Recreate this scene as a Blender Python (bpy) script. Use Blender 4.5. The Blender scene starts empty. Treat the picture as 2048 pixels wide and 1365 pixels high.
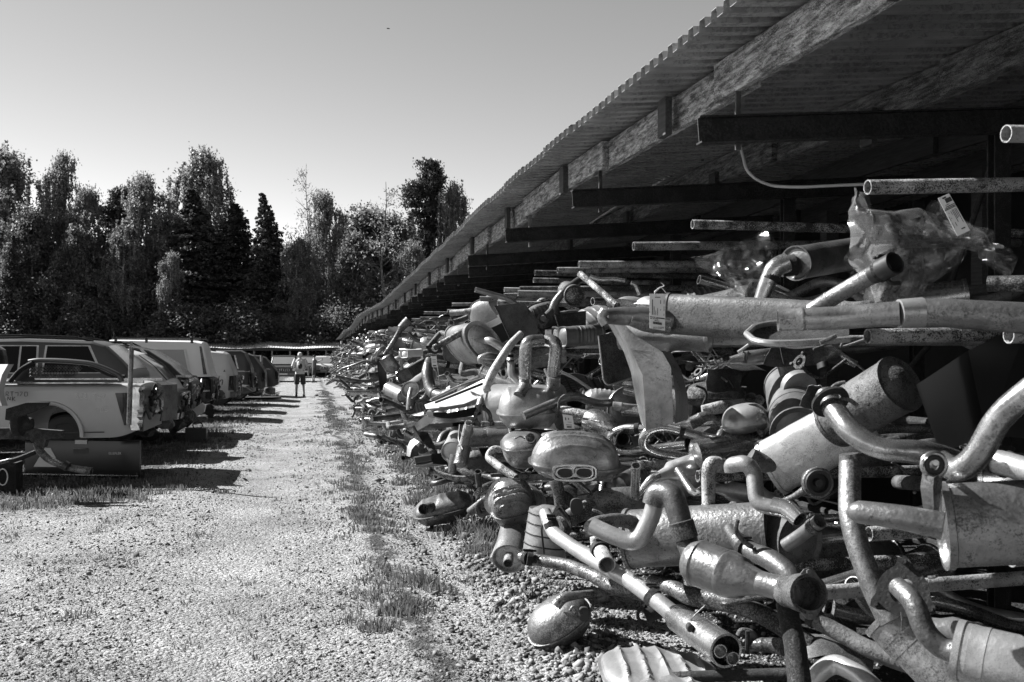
import bpy, bmesh, math, random
import numpy as np
from mathutils import Vector, Matrix, noise

rnd = random.Random(7)
C = bpy.context.scene.collection
SC = bpy.context.scene
RAD = math.radians

# ------------------------------------------------------------------ camera, world, sun
A = RAD(11.29); SA, CA = math.sin(A), math.cos(A)
FPX, HY, EYE = 2000.0, 718.0, 1.5
cam_d = bpy.data.cameras.new('camera'); cam = bpy.data.objects.new('camera', cam_d); C.objects.link(cam)
cam.location = (0, 0, EYE); cam.rotation_euler = (RAD(90), 0, -A)
cam_d.sensor_width = 36; cam_d.lens = 36 * FPX / 2048; cam_d.shift_y = (HY - 682.5) / 2048
cam_d.clip_start = 0.05; cam_d.clip_end = 2000
cam_d.dof.use_dof = True; cam_d.dof.focus_distance = 9.0; cam_d.dof.aperture_fstop = 9
SC.camera = cam

SUN = Vector((1.0, -0.6, -1.0)).normalized()         # direction the light travels
W = bpy.data.worlds.new('World'); SC.world = W; W.use_nodes = True
nt = W.node_tree; nt.nodes.clear()
sky = nt.nodes.new('ShaderNodeTexSky'); sky.sky_type = 'NISHITA'; sky.sun_disc = False
sky.sun_elevation = math.asin(-SUN.z); sky.sun_rotation = math.atan2(-SUN.x, -SUN.y)
sky.air_density = 1.0; sky.dust_density = 0.0; sky.ozone_density = 1.0
sep = nt.nodes.new('ShaderNodeSeparateColor')          # black-and-white film behind a red filter: only the red light counts
comb = nt.nodes.new('ShaderNodeCombineColor')
bgn = nt.nodes.new('ShaderNodeBackground'); bgn.inputs[1].default_value = 0.05
wo = nt.nodes.new('ShaderNodeOutputWorld')
nt.links.new(sky.outputs[0], sep.inputs[0])
for k in range(3): nt.links.new(sep.outputs[0], comb.inputs[k])
gam = nt.nodes.new('ShaderNodeGamma'); gam.inputs[1].default_value = 1.12; nt.links.new(comb.outputs[0], gam.inputs[0])
flt = nt.nodes.new('ShaderNodeVectorMath'); flt.operation = 'SCALE'; flt.inputs['Scale'].default_value = 1.2; nt.links.new(gam.outputs[0], flt.inputs[0]); nt.links.new(flt.outputs[0], bgn.inputs[0]); nt.links.new(bgn.outputs[0], wo.inputs[0])
sd = bpy.data.lights.new('sun', 'SUN'); sd.energy = 5.0; sd.angle = RAD(0.5); sd.color = (1, 1, 1)
so = bpy.data.objects.new('sun', sd); C.objects.link(so)
so.rotation_euler = SUN.to_track_quat('-Z', 'Y').to_euler()
SC.view_settings.view_transform = 'Standard'; SC.view_settings.look = 'None'
SC.view_settings.exposure = 1.75; SC.view_settings.gamma = 1; SC.view_settings.use_curve_mapping = False
SC.cycles.max_bounces = 5; SC.cycles.diffuse_bounces = 2; SC.cycles.glossy_bounces = 3
SC.cycles.transparent_max_bounces = 10; SC.cycles.transmission_bounces = 4

# ------------------------------------------------------------------ picture <-> place
def P(px, py, D):
    u = (px - 1024) / FPX; v = (HY - py) / FPX
    return Vector((D * (SA + u * CA), D * (CA - u * SA), EYE + v * D))
def PXL(px, py, X):
    return P(px, py, X / (SA + (px - 1024) / FPX * CA))
def G(px, py, z=0.0):
    return P(px, py, (EYE - z) * FPX / (py - HY))
RIGHT = Vector((CA, -SA, 0)); FWD = Vector((SA, CA, 0)); UP = Vector((0, 0, 1))

# ------------------------------------------------------------------ materials
MATS = {}
KB = .7      # the picture is exposed for the shade, so surfaces keep modest real-world values
def mat(name, base=.3, rough=.5, metal=0., spots=0., spot_val=.05, scale=30., mottle=.25, mscale=6., bump=.0, bscale=60., spec=.5, streak=False, thr=.62, vary=0.):
    base *= KB; spot_val *= KB
    m = bpy.data.materials.new(name); m.use_nodes = True
    n = m.node_tree.nodes; l = m.node_tree.links; b = n['Principled BSDF']
    tc = n.new('ShaderNodeTexCoord'); oi = n.new('ShaderNodeObjectInfo')
    add = n.new('ShaderNodeVectorMath'); add.operation = 'ADD'
    l.new(tc.outputs['Object'], add.inputs[0])
    mul = n.new('ShaderNodeMath'); mul.operation = 'MULTIPLY'; mul.inputs[1].default_value = 37.
    l.new(oi.outputs['Random'], mul.inputs[0]); l.new(mul.outputs[0], add.inputs[1])
    co = add.outputs[0]
    if streak:
        mp = n.new('ShaderNodeMapping'); mp.inputs['Scale'].default_value = streak
        l.new(co, mp.inputs[0]); co = mp.outputs[0]
    nz = n.new('ShaderNodeTexNoise'); nz.inputs['Scale'].default_value = mscale; nz.inputs['Detail'].default_value = 6; nz.inputs['Roughness'].default_value = .65
    l.new(co, nz.inputs['Vector'])
    rp = n.new('ShaderNodeValToRGB'); e = rp.color_ramp.elements
    lo, hi = base * (1 - mottle), min(.95, base * (1 + mottle))
    e[0].position = .33; e[0].color = (lo, lo, lo, 1); e[1].position = .67; e[1].color = (hi, hi, hi, 1)
    l.new(nz.outputs['Fac'], rp.inputs[0]); col = rp.outputs[0]
    if vary:      # every part has weathered differently
        vr = n.new('ShaderNodeMapRange'); vr.inputs['To Min'].default_value = 1 - vary; vr.inputs['To Max'].default_value = 1 + vary * .45; l.new(oi.outputs['Random'], vr.inputs[0])
        vm = n.new('ShaderNodeVectorMath'); vm.operation = 'SCALE'; l.new(col, vm.inputs[0]); l.new(vr.outputs[0], vm.inputs['Scale']); col = vm.outputs[0]
    if spots > 0:
        # soft stains and fine pitting that gathers in them
        n2 = n.new('ShaderNodeTexNoise'); n2.inputs['Scale'].default_value = scale * 3; n2.inputs['Detail'].default_value = 5; n2.inputs['Roughness'].default_value = .75
        l.new(co, n2.inputs['Vector'])
        n4 = n.new('ShaderNodeTexNoise'); n4.inputs['Scale'].default_value = scale * .22; n4.inputs['Detail'].default_value = 7; n4.inputs['Roughness'].default_value = .7; n4.inputs['Distortion'].default_value = .6
        l.new(co, n4.inputs['Vector'])
        mx0 = n.new('ShaderNodeMath'); mx0.operation = 'MULTIPLY_ADD'; mx0.inputs[1].default_value = .75; l.new(n4.outputs['Fac'], mx0.inputs[0]); l.new(n2.outputs['Fac'], mx0.inputs[2])
        r2 = n.new('ShaderNodeMapRange'); r2.interpolation_type = 'SMOOTHSTEP'; t0 = thr + .23
        r2.inputs['From Min'].default_value = t0 - .05; r2.inputs['From Max'].default_value = t0 + .10; r2.inputs['To Max'].default_value = spots
        if vary:
            sh = n.new('ShaderNodeMath'); sh.operation = 'MULTIPLY_ADD'; sh.inputs[1].default_value = -.16; q2 = n.new('ShaderNodeMath'); q2.operation = 'PINGPONG'; q2.inputs[1].default_value = 1.0; l.new(mul.outputs[0], q2.inputs[0]); l.new(q2.outputs[0], sh.inputs[0]); sh.inputs[2].default_value = .06
            ad = n.new('ShaderNodeMath'); ad.operation = 'ADD'; l.new(mx0.outputs[0], ad.inputs[0]); l.new(sh.outputs[0], ad.inputs[1]); l.new(ad.outputs[0], r2.inputs[0])
        else: l.new(mx0.outputs[0], r2.inputs[0])
        mx = n.new('ShaderNodeMix'); mx.data_type = 'RGBA'; l.new(r2.outputs[0], mx.inputs[0]); l.new(col, mx.inputs[6]); mx.inputs[7].default_value = (spot_val,) * 3 + (1,)
        col = mx.outputs[2]
        rr = n.new('ShaderNodeMath'); rr.operation = 'MULTIPLY_ADD'; rr.inputs[1].default_value = .35; rr.inputs[2].default_value = rough; rr.use_clamp = True
        l.new(r2.outputs[0], rr.inputs[0]); l.new(rr.outputs[0], b.inputs['Roughness'])
    else:
        b.inputs['Roughness'].default_value = rough
    l.new(col, b.inputs['Base Color']); b.inputs['Metallic'].default_value = metal
    b.inputs['Specular IOR Level'].default_value = spec
    if bump > 0:
        n3 = n.new('ShaderNodeTexNoise'); n3.inputs['Scale'].default_value = bscale; n3.inputs['Detail'].default_value = 5; l.new(co, n3.inputs['Vector'])
        bp = n.new('ShaderNodeBump'); bp.inputs['Strength'].default_value = bump; bp.inputs['Distance'].default_value = .01
        l.new(n3.outputs['Fac'], bp.inputs['Height']); l.new(bp.outputs[0], b.inputs['Normal'])
    MATS[name] = m; return m
mat('alu', .31, .33, .75, spots=.8, spot_val=.07, scale=55, mottle=.45, bump=.3, thr=.665, vary=.5)
mat('alu_pale', .52, .34, .6, spots=.6, spot_val=.14, scale=70, mottle=.25, bump=.15, thr=.70, vary=.3)
mat('alu_worn', .22, .42, .65, spots=.95, spot_val=.04, scale=42, mottle=.45, bump=.4, thr=.63, vary=.5)
mat('steel', .5, .24, .92, spots=.7, spot_val=.12, scale=25, mottle=.35, mscale=9, bump=.05, thr=.70)
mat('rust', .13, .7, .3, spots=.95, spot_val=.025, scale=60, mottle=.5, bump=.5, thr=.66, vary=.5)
mat('rust_pipe', .38, .6, .25, spots=.97, spot_val=.02, scale=48, mottle=.4, bump=.5, bscale=90, thr=.63, vary=.4)
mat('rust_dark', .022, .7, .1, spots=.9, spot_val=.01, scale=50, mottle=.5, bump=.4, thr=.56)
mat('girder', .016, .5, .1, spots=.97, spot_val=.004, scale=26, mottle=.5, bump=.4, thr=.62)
mat('mid', .16, .45, .45, spots=.8, spot_val=.035, scale=45, mottle=.4, bump=.2, thr=.7, vary=.4)
mat('black', .01, .45, 0, mottle=.4, bump=.1)
mat('rubber', .012, .65, 0, mottle=.3)
mat('white_part', .68, .35, 0, mottle=.08, spots=.5, spot_val=.3, scale=30, thr=.8)
mat('paper', .75, .7, 0, mottle=.03)
mat('ink', .03, .7, 0, mottle=.1)
mat('chalk', .85, .9, 0, mottle=.05)
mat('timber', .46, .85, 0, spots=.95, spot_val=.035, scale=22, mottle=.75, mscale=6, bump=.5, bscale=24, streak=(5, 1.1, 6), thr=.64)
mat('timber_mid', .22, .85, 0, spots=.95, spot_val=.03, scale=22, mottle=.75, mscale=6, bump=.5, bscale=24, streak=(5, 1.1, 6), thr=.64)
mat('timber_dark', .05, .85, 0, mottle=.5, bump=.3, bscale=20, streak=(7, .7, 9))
mat('sheet', .58, .34, .55, mottle=.25, mscale=2, spots=.5, spot_val=.15, scale=9, bump=.05, thr=.66)
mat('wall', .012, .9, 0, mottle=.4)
mat('paint_silver', .52, .35, .1, mottle=.05, mscale=1.2)
mat('paint_dark', .02, .3, 0, mottle=.12, mscale=1.2)
mat('paint_grey', .05, .35, 0, mottle=.1, mscale=1.2)
mat('paint_black', .008, .25, 0, mottle=.12, mscale=1.2)
mat('paint_white', .82, .3, 0, mottle=.03, mscale=1.2)
mat('glass', .004, .08, 0, mottle=.1, spec=.22)
mat('glass_pale', .35, .15, 0, mottle=.06, spec=.6, mscale=1)
mat('lamp_red', .012, .12, 0, mottle=.2)
mat('chrome', .6, .15, .95, spots=.5, spot_val=.1, scale=20, mottle=.5, thr=.75)
mat('skin', .38, .6, 0, mottle=.05)
mat('shirt', .7, .9, 0, mottle=.04)
mat('shorts', .05, .9, 0, mottle=.2)
mat('shoe', .03, .7, 0, mottle=.2)
mat('bark', .12, .9, 0, mottle=.7, mscale=2)
mat('bark_birch', .5, .8, 0, mottle=.3, spots=.95, spot_val=.05, scale=3, thr=.68)

def leaf_mat(name, lo, hi, trans=.5, rough=.5):
    m = bpy.data.materials.new(name); m.use_nodes = True; n = m.node_tree.nodes; l = m.node_tree.links; n.clear()
    out = n.new('ShaderNodeOutputMaterial'); geo = n.new('ShaderNodeNewGeometry'); oi = n.new('ShaderNodeObjectInfo')
    mr = n.new('ShaderNodeMapRange'); mr.inputs['To Min'].default_value = lo; mr.inputs['To Max'].default_value = hi
    l.new(geo.outputs['Random Per Island'], mr.inputs[0])
    d = n.new('ShaderNodeBsdfPrincipled'); l.new(mr.outputs[0], d.inputs['Base Color']); d.inputs['Roughness'].default_value = rough; d.inputs['Specular IOR Level'].default_value = .45
    t = n.new('ShaderNodeBsdfTranslucent'); l.new(mr.outputs[0], t.inputs[0])
    mx = n.new('ShaderNodeMixShader'); mx.inputs[0].default_value = trans
    l.new(d.outputs[0], mx.inputs[1]); l.new(t.outputs[0], mx.inputs[2]); l.new(mx.outputs[0], out.inputs[0])
    MATS[name] = m
leaf_mat('leaf_birch', .07, .26, .55, .5); leaf_mat('leaf_dark', .012, .065, .4, .5); leaf_mat('leaf_mid', .03, .17, .55, .5)
leaf_mat('grass_blade', .05, .17, .4, .5)
def plastic():
    m = bpy.data.materials.new('clear_plastic'); m.use_nodes = True; n = m.node_tree.nodes; l = m.node_tree.links; n.clear()
    out = n.new('ShaderNodeOutputMaterial'); tr = n.new('ShaderNodeBsdfTransparent'); tr.inputs[0].default_value = (.8,) * 3 + (1,)
    g = n.new('ShaderNodeBsdfGlossy'); g.inputs['Roughness'].default_value = .14; g.inputs[0].default_value = (.9,) * 3 + (1,)
    d = n.new('ShaderNodeBsdfDiffuse'); d.inputs[0].default_value = (.4,) * 3 + (1,)
    lw = n.new('ShaderNodeLayerWeight'); lw.inputs[0].default_value = .45
    m1 = n.new('ShaderNodeMixShader'); m1.inputs[0].default_value = .35; l.new(g.outputs[0], m1.inputs[1]); l.new(d.outputs[0], m1.inputs[2])
    mr = n.new('ShaderNodeMapRange'); mr.inputs['To Min'].default_value = .04; mr.inputs['To Max'].default_value = .34; l.new(lw.outputs['Facing'], mr.inputs[0])
    mx = n.new('ShaderNodeMixShader'); l.new(mr.outputs[0], mx.inputs[0]); l.new(tr.outputs[0], mx.inputs[1]); l.new(m1.outputs[0], mx.inputs[2])
    l.new(mx.outputs[0], out.inputs[0]); MATS['clear_plastic'] = m
plastic()

# ------------------------------------------------------------------ mesh building
class MB:
    def __init__(s): s.v = []; s.f = []
    def rings(s, R, cap0=True, cap1=True, closed=True):
        b = len(s.v); n = len(R[0])
        for r in R: s.v.extend(r)
        for i in range(len(R) - 1):
            for j in range(n if closed else n - 1):
                k = (j + 1) % n
                s.f.append((b + i * n + j, b + i * n + k, b + (i + 1) * n + k, b + (i + 1) * n + j))
        if cap0: s.f.append(tuple(b + j for j in range(n))[::-1])
        if cap1: s.f.append(tuple(b + (len(R) - 1) * n + j for j in range(n)))
        return s
    def box(s, c, sx, sy, sz, M=None):
        b = len(s.v); c = Vector(c)
        for dx in (-1, 1):
            for dy in (-1, 1):
                for dz in (-1, 1):
                    d = Vector((dx * sx / 2, dy * sy / 2, dz * sz / 2))
                    s.v.append(c + (M @ d if M else d))
        for q in ((0, 1, 3, 2), (4, 6, 7, 5), (0, 4, 5, 1), (2, 3, 7, 6), (0, 2, 6, 4), (1, 5, 7, 3)): s.f.append(tuple(b + i for i in q))
        return s
    def prism(s, pts, ext):
        """polygon pts (Vectors) pushed along ext"""
        b = len(s.v); n = len(pts); s.v.extend(pts); s.v.extend([p + ext for p in pts])
        s.f.append(tuple(b + i for i in range(n))[::-1]); s.f.append(tuple(b + n + i for i in range(n)))
        for i in range(n):
            k = (i + 1) % n; s.f.append((b + i, b + k, b + n + k, b + n + i))
        return s
    def grid(s, rows, thick=None):
        b = len(s.v); n = len(rows[0]); m = len(rows)
        for r in rows: s.v.extend(r)
        for i in range(m - 1):
            for j in range(n - 1):
                a = b + i * n + j; s.f.append((a, a + 1, a + n + 1, a + n))
        if thick is not None:
            b2 = len(s.v)
            for r in rows: s.v.extend([p + thick for p in r])
            for i in range(m - 1):
                for j in range(n - 1):
                    a = b2 + i * n + j; s.f.append((a, a + n, a + n + 1, a + 1))
            edge = [i * n for i in range(m)] + [(m - 1) * n + j for j in range(1, n)] + [i * n + n - 1 for i in range(m - 2, -1, -1)] + [j for j in range(n - 2, 0, -1)]
            for i in range(len(edge)):
                p, q = edge[i], edge[(i + 1) % len(edge)]; s.f.append((b + p, b + q, b2 + q, b2 + p))
        return s
    def build(s, name, m, parent=None, smooth=True, ang=38, origin=None):
        me = bpy.data.meshes.new(name)
        if parent is not None and origin is None: o0 = Vector(parent.get('_org', (0, 0, 0)))
        elif origin is not None: o0 = Vector(origin)
        else:
            xs = [p[0] for p in s.v]; ys = [p[1] for p in s.v]; zs = [p[2] for p in s.v]
            o0 = Vector(((min(xs) + max(xs)) / 2, (min(ys) + max(ys)) / 2, min(zs)))
        me.from_pydata([(p[0] - o0.x, p[1] - o0.y, p[2] - o0.z) for p in s.v], [], s.f)
        bm = bmesh.new(); bm.from_mesh(me); bmesh.ops.recalc_face_normals(bm, faces=bm.faces[:]); bm.to_mesh(me); bm.free()
        if smooth:
            me.polygons.foreach_set('use_smooth', [True] * len(me.polygons)); me.set_sharp_from_angle(angle=RAD(ang))
        me.materials.append(MATS[m]); o = bpy.data.objects.new(name, me); C.objects.link(o)
        if parent is not None:
            o.parent = parent
            if '_org' in parent: o['_org'] = parent['_org']
        else:
            o.location = o0
        return o

def frames(pts, up0=None):
    n = len(pts); T = []
    for i in range(n):
        a = pts[max(0, i - 1)]; b = pts[min(n - 1, i + 1)]; t = (b - a)
        T.append(t.normalized() if t.length > 1e-9 else Vector((1, 0, 0)))
    u = up0 or Vector((0, 0, 1))
    if abs(u.normalized().dot(T[0])) > .95: u = FWD
    u = (u - T[0] * u.dot(T[0])).normalized(); out = []
    for t in T:
        u = (u - t * u.dot(t)); u = u.normalized() if u.length > 1e-6 else t.orthogonal().normalized()
        out.append((t, u, t.cross(u)))
    return out
def fillet(pts, rads, k=5):
    if len(pts) < 3: return pts, rads
    P2, R2 = [pts[0]], [rads[0]]
    for i in range(1, len(pts) - 1):
        a, b, c = pts[i - 1], pts[i], pts[i + 1]
        la, lc = (a - b).length, (c - b).length
        cut = min(.48 * la, .48 * lc, rads[i] * 5.0)
        p0 = b + (a - b) * (cut / max(la, 1e-6)); p2 = b + (c - b) * (cut / max(lc, 1e-6))
        r0 = rads[i] + (rads[i - 1] - rads[i]) * cut / max(la, 1e-6); r2 = rads[i] + (rads[i + 1] - rads[i]) * cut / max(lc, 1e-6)
        for j in range(k + 1):
            t = j / k; P2.append(p0 * (1 - t) ** 2 + b * 2 * t * (1 - t) + p2 * t * t); R2.append(r0 * (1 - t) ** 2 + 2 * t * (1 - t) * rads[i] + r2 * t * t)
    P2.append(pts[-1]); R2.append(rads[-1]); return P2, R2
def ring(c, u, v, a, b, n, e=2.0):
    out = []
    for j in range(n):
        t = 2 * math.pi * j / n; ct, st = math.cos(t), math.sin(t)
        if e != 2.0: ct = math.copysign(abs(ct) ** (2 / e), ct); st = math.copysign(abs(st) ** (2 / e), st)
        out.append(c + u * (a * ct) + v * (b * st))
    return out
def tube(mb, pts, rads, n=18, open0=False, open1=False, smooth=True, k=5, dent=0.):
    pts = [Vector(p) for p in pts]; n0 = len(pts)
    if not hasattr(rads, '__len__'): rads = [rads] * len(pts)
    rads = list(rads)
    if smooth: pts, rads = fillet(pts, rads, k)
    if n >= 20 and smooth and n0 >= 3 and k >= 5:      # weld beads where the bends begin
        q, w = [pts[0]], [rads[0]]
        for i in range(1, len(pts)):
            a, b = pts[i - 1], pts[i]; L = (b - a).length
            if L > .06 and i % 2 == 1 and i < len(pts) - 1:
                r = rads[i]; d = (b - a) / L
                for t, f in ((.016, 1), (.012, 1.07), (.006, 1.07), (.002, 1)): q.append(b - d * t); w.append(r * f)
            q.append(b); w.append(rads[i])
        pts, rads = q, w; dent = dent or .0028
    Fr = frames(pts); R = []
    def inner(i, sgn):
        t, u, v = Fr[i]; c = pts[i]; r = rads[i]; d = t * sgn
        return [ring(c + d * r * 2.6, u, v, r * .86, r * .86, n), ring(c + d * .0, u, v, r * .86, r * .86, n)]
    if open0: R += inner(0, 1)
    for c, r, (t, u, v) in zip(pts, rads, Fr): R.append(ring(c, u, v, r, r, n))
    if open1: R += inner(-1, -1)[::-1]
    if dent:
        for rr in R:
            for i, p in enumerate(rr): rr[i] = p + noise.noise_vector(p * 9) * dent
    mb.rings(R); return mb
def can(mb, p0, p1, a, b, up, n=32, e=2.0, ribs=(), lip=1.035, dome=0., bands=(), dent=0.006):
    """a muffler can: seamed ends, pressed ribs"""
    ax = p1 - p0; L = ax.length; ax.normalize(); u = (up - ax * up.dot(ax)).normalized(); v = ax.cross(u)
    s = min(a, b); l = .014
    pr = [(-dome * s, .02), (-dome * s * .85, .45), (-dome * s * .3 + .012, .84), (-.003, .975), (-.004, lip), (l, lip), (l + .003, 1.0)]
    mid = [(L * k / 8, 1.0) for k in range(1, 8)]
    for r in ribs:
        mid += [(L * r - .012, 1.0), (L * r - .004, 1.028), (L * r + .004, 1.028), (L * r + .012, 1.0)]
    for r in bands:
        mid += [(L * r - .022, 1.0), (L * r - .0215, 1.02), (L * r + .0215, 1.02), (L * r + .022, 1.0)]
    mid.sort(); pr2 = [(L - t, q) for t, q in pr][::-1]
    R = []
    for t, q in pr + mid + pr2:
        rr = ring(p0 + ax * t, u, v, a * q, b * q, n, e)
        if dent and 0.02 < t < L - .02: rr = [p + noise.noise_vector(p * 7) * dent + noise.noise_vector(p * 23) * dent * .35 for p in rr]
        R.append(rr)
    mb.rings(R); return mb
def shell(mb, c, u, v, w, a, b, h1, h2, e=3.0, ribs=0, amp=.012, n=36, flange=1.07, p=3.2, dent=.006, ribv=False):
    """pressed clamshell: two domes h1 (+w) and h2 (-w) meeting in a flange of outline a x b in the u,v plane"""
    rho = [.04, .3, .52, .68, .8, .89, .95, .985, 1.0] if not ribs or n < 20 else [.03 + .97 * (1 - (1 - k / 26) ** 1.6) for k in range(27)]
    if ribs and n >= 20: n = 84
    def side(h, sg):
        R = []
        for q in rho:
            rr = []
            for pnt in ring(Vector(), Vector((1, 0, 0)), Vector((0, 1, 0)), q, q, n, e):
                z = h * max(0, 1 - q ** p) ** .5
                if ribs:
                    z += amp * (1.5 * abs(math.cos((pnt.y if ribv else pnt.x) * math.pi * ribs / 2)) ** 14 - .2) * (1 - q ** 8)
                pt = c + u * (a * pnt.x) + v * (b * pnt.y) + w * (sg * z)
                rr.append(pt + noise.noise_vector(pt * 6) * dent * (1 - q ** 4))
            R.append(rr)
        return R
    top = side(h1, 1); bot = side(h2, -1); t = .003
    f1 = [ring(c + w * t, u, v, a, b, n, e), ring(c + w * t, u, v, a * flange, b * (1 + (flange - 1) * a / b), n, e), ring(c - w * t, u, v, a * flange, b * (1 + (flange - 1) * a / b), n, e), ring(c - w * t, u, v, a, b, n, e)]
    mb.rings(top + f1 + bot[::-1]); return mb
def flange(mb, c, nrm, r, hole=.55, kind='oval', th=.009, up=None, bolts=True, n=36):
    nrm = nrm.normalized(); u = up or UP
    if abs(u.dot(nrm)) > .95: u = RIGHT
    u = (u - nrm * u.dot(nrm)).normalized(); v = nrm.cross(u); k = {'oval': 2, 'tri': 3, 'round': 0}[kind]
    def out(j):
        t = 2 * math.pi * j / n
        f = 1 + (.42 * max(0, math.cos(k * t)) ** 3 if k else 0)
        f *= .86 if k else 1
        return t, r * f
    o = [c + u * (q * math.cos(t)) + v * (q * math.sin(t)) for t, q in map(out, range(n))]; i = ring(c, u, v, r * hole, r * hole, n)
    mb.rings([[p - nrm * th for p in i], [p - nrm * th for p in o], o, i, [p - nrm * th for p in i]], cap0=False, cap1=False)
    if bolts and k:
        for q in range(k):
            t = 2 * math.pi * q / k; cc = c + (u * math.cos(t) + v * math.sin(t)) * r * 1.02
            mb.rings([ring(cc - nrm * .02, u, v, .009, .009, 6), ring(cc + nrm * .016, u, v, .009, .009, 6)])
    return mb

def empty(name, loc, label=None, cat=None, group=None, kind=None):
    o = bpy.data.objects.new(name, None); C.objects.link(o); o.location = loc; o['_org'] = tuple(loc); o.empty_display_size = .2
    tag(o, label, cat, group, kind); return o
def tag(o, label=None, cat=None, group=None, kind=None):
    if label: o['label'] = label
    if cat: o['category'] = cat
    if group: o['group'] = group
    if kind: o['kind'] = kind
    return o
def raw(name, V, Fc, m, smooth=False, origin=(0, 0, 0), parent=None):
    """numpy mesh: V (n,3), Fc (m,k) equal-size faces"""
    V = np.asarray(V, dtype=np.float32); Fc = np.asarray(Fc, dtype=np.int32); me = bpy.data.meshes.new(name); k = Fc.shape[1]
    me.vertices.add(len(V)); me.vertices.foreach_set('co', V.ravel()); me.loops.add(Fc.size); me.loops.foreach_set('vertex_index', Fc.ravel())
    me.polygons.add(len(Fc)); me.polygons.foreach_set('loop_start', np.arange(0, Fc.size, k, dtype=np.int32)); me.polygons.foreach_set('loop_total', np.full(len(Fc), k, dtype=np.int32))
    if smooth: me.polygons.foreach_set('use_smooth', np.ones(len(Fc), dtype=bool))
    me.update(calc_edges=True); me.validate(); me.materials.append(MATS[m]); o = bpy.data.objects.new(name, me); C.objects.link(o); o.location = origin
    if parent: o.parent = parent
    return o
ORD = ['first', 'second', 'third', 'fourth', 'fifth', 'sixth', 'seventh', 'eighth', 'ninth', 'tenth', 'eleventh', 'twelfth', 'thirteenth', 'fourteenth', 'fifteenth', 'sixteenth', 'seventeenth', 'eighteenth', 'nineteenth', 'twentieth', 'twenty first', 'twenty second', 'twenty third', 'twenty fourth', 'twenty fifth']
# ------------------------------------------------------------------ ground
def ground_material():
    m = bpy.data.materials.new('gravel_ground'); m.use_nodes = True; n = m.node_tree.nodes; l = m.node_tree.links; b = n['Principled BSDF']
    tc = n.new('ShaderNodeTexCoord'); sp = n.new('ShaderNodeSeparateXYZ'); l.new(tc.outputs['Object'], sp.inputs[0]); co = tc.outputs['Object']
    def math_(op, a, b_=None, c=None, clamp=False):
        q = n.new('ShaderNodeMath'); q.operation = op; q.use_clamp = clamp
        for i, x in enumerate((a, b_, c)):
            if x is None: continue
            if isinstance(x, (int, float)): q.inputs[i].default_value = x
            else: l.new(x, q.inputs[i])
        return q.outputs[0]
    def nz(scale, detail=5, rough=.6):
        q = n.new('ShaderNodeTexNoise'); q.inputs['Scale'].default_value = scale; q.inputs['Detail'].default_value = detail; q.inputs['Roughness'].default_value = rough; l.new(co, q.inputs['Vector']); return q.outputs['Fac']
    v1 = n.new('ShaderNodeTexVoronoi'); v1.inputs['Scale'].default_value = 42; l.new(co, v1.inputs['Vector'])
    v2 = n.new('ShaderNodeTexVoronoi'); v2.inputs['Scale'].default_value = 95; l.new(co, v2.inputs['Vector'])
    # stone colour: per cell grey
    r1 = n.new('ShaderNodeSeparateColor'); l.new(v1.outputs['Color'], r1.inputs[0]); r2 = n.new('ShaderNodeSeparateColor'); l.new(v2.outputs['Color'], r2.inputs[0])
    st = math_('MULTIPLY_ADD', r1.outputs[0], .17, .14); st = math_('MULTIPLY_ADD', r2.outputs[1], .10, st)
    patch = nz(.9, 8, .7); st = math_('MULTIPLY', st, math_('MULTIPLY_ADD', patch, 1.7, .02))
    # grass strips: centre ridge near x=.5, left of x=-1.6
    wob = nz(.8, 4); wx = math_('MULTIPLY_ADD', wob, .9, sp.outputs[0]); wx = math_('SUBTRACT', wx, .45)
    g1 = math_('SUBTRACT', 1.0, math_('MULTIPLY', math_('ABSOLUTE', math_('SUBTRACT', wx, .55)), 4.0), clamp=True)
    g2 = math_('MULTIPLY', math_('MULTIPLY', math_('SUBTRACT', -1.45, wx), 1.6, clamp=True), math_('MULTIPLY', math_('SUBTRACT', sp.outputs[1], 8.5), .35, clamp=True))
    g3 = math_('MULTIPLY', math_('SUBTRACT', sp.outputs[1], 80), .2, clamp=True)
    gr = math_('MAXIMUM', math_('MAXIMUM', math_('MULTIPLY', g1, .8), math_('MULTIPLY', g2, .75)), g3)
    gn = nz(7, 8, .8); gs = math_('MULTIPLY', math_('SUBTRACT', math_('MULTIPLY_ADD', gr, .5, gn), .72), 7, clamp=True)
    mx = n.new('ShaderNodeMix'); mx.data_type = 'RGBA'; l.new(gs, mx.inputs[0]); l.new(st, mx.inputs[6]); mx.inputs[7].default_value = (.05, .05, .05, 1)
    rack_shade = math_('MULTIPLY', math_('SUBTRACT', math_('MULTIPLY_ADD', gn, .8, sp.outputs[0]), 2.35), 3, clamp=True); mx2 = n.new('ShaderNodeMix'); mx2.data_type = 'RGBA'; l.new(math_('MULTIPLY', rack_shade, math_('LESS_THAN', sp.outputs[1], 82.0)), mx2.inputs[0]); l.new(mx.outputs[2], mx2.inputs[6]); mx2.inputs[7].default_value = (.025, .025, .025, 1)  # shade under the rack put into the ground colour, nearly black
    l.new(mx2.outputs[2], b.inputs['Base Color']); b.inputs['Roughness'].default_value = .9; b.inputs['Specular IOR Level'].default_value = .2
    h = math_('ADD', math_('MULTIPLY', v1.outputs['Distance'], -1.0), math_('MULTIPLY', v2.outputs['Distance'], -.5)); h = math_('ADD', h, math_('MULTIPLY', nz(9, 8, .75), 1.6))
    bp = n.new('ShaderNodeBump'); bp.inputs['Strength'].default_value = 1.0; bp.inputs['Distance'].default_value = .03; l.new(h, bp.inputs['Height']); l.new(bp.outputs[0], b.inputs['Normal'])
    MATS['gravel_ground'] = m
ground_material()
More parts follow.
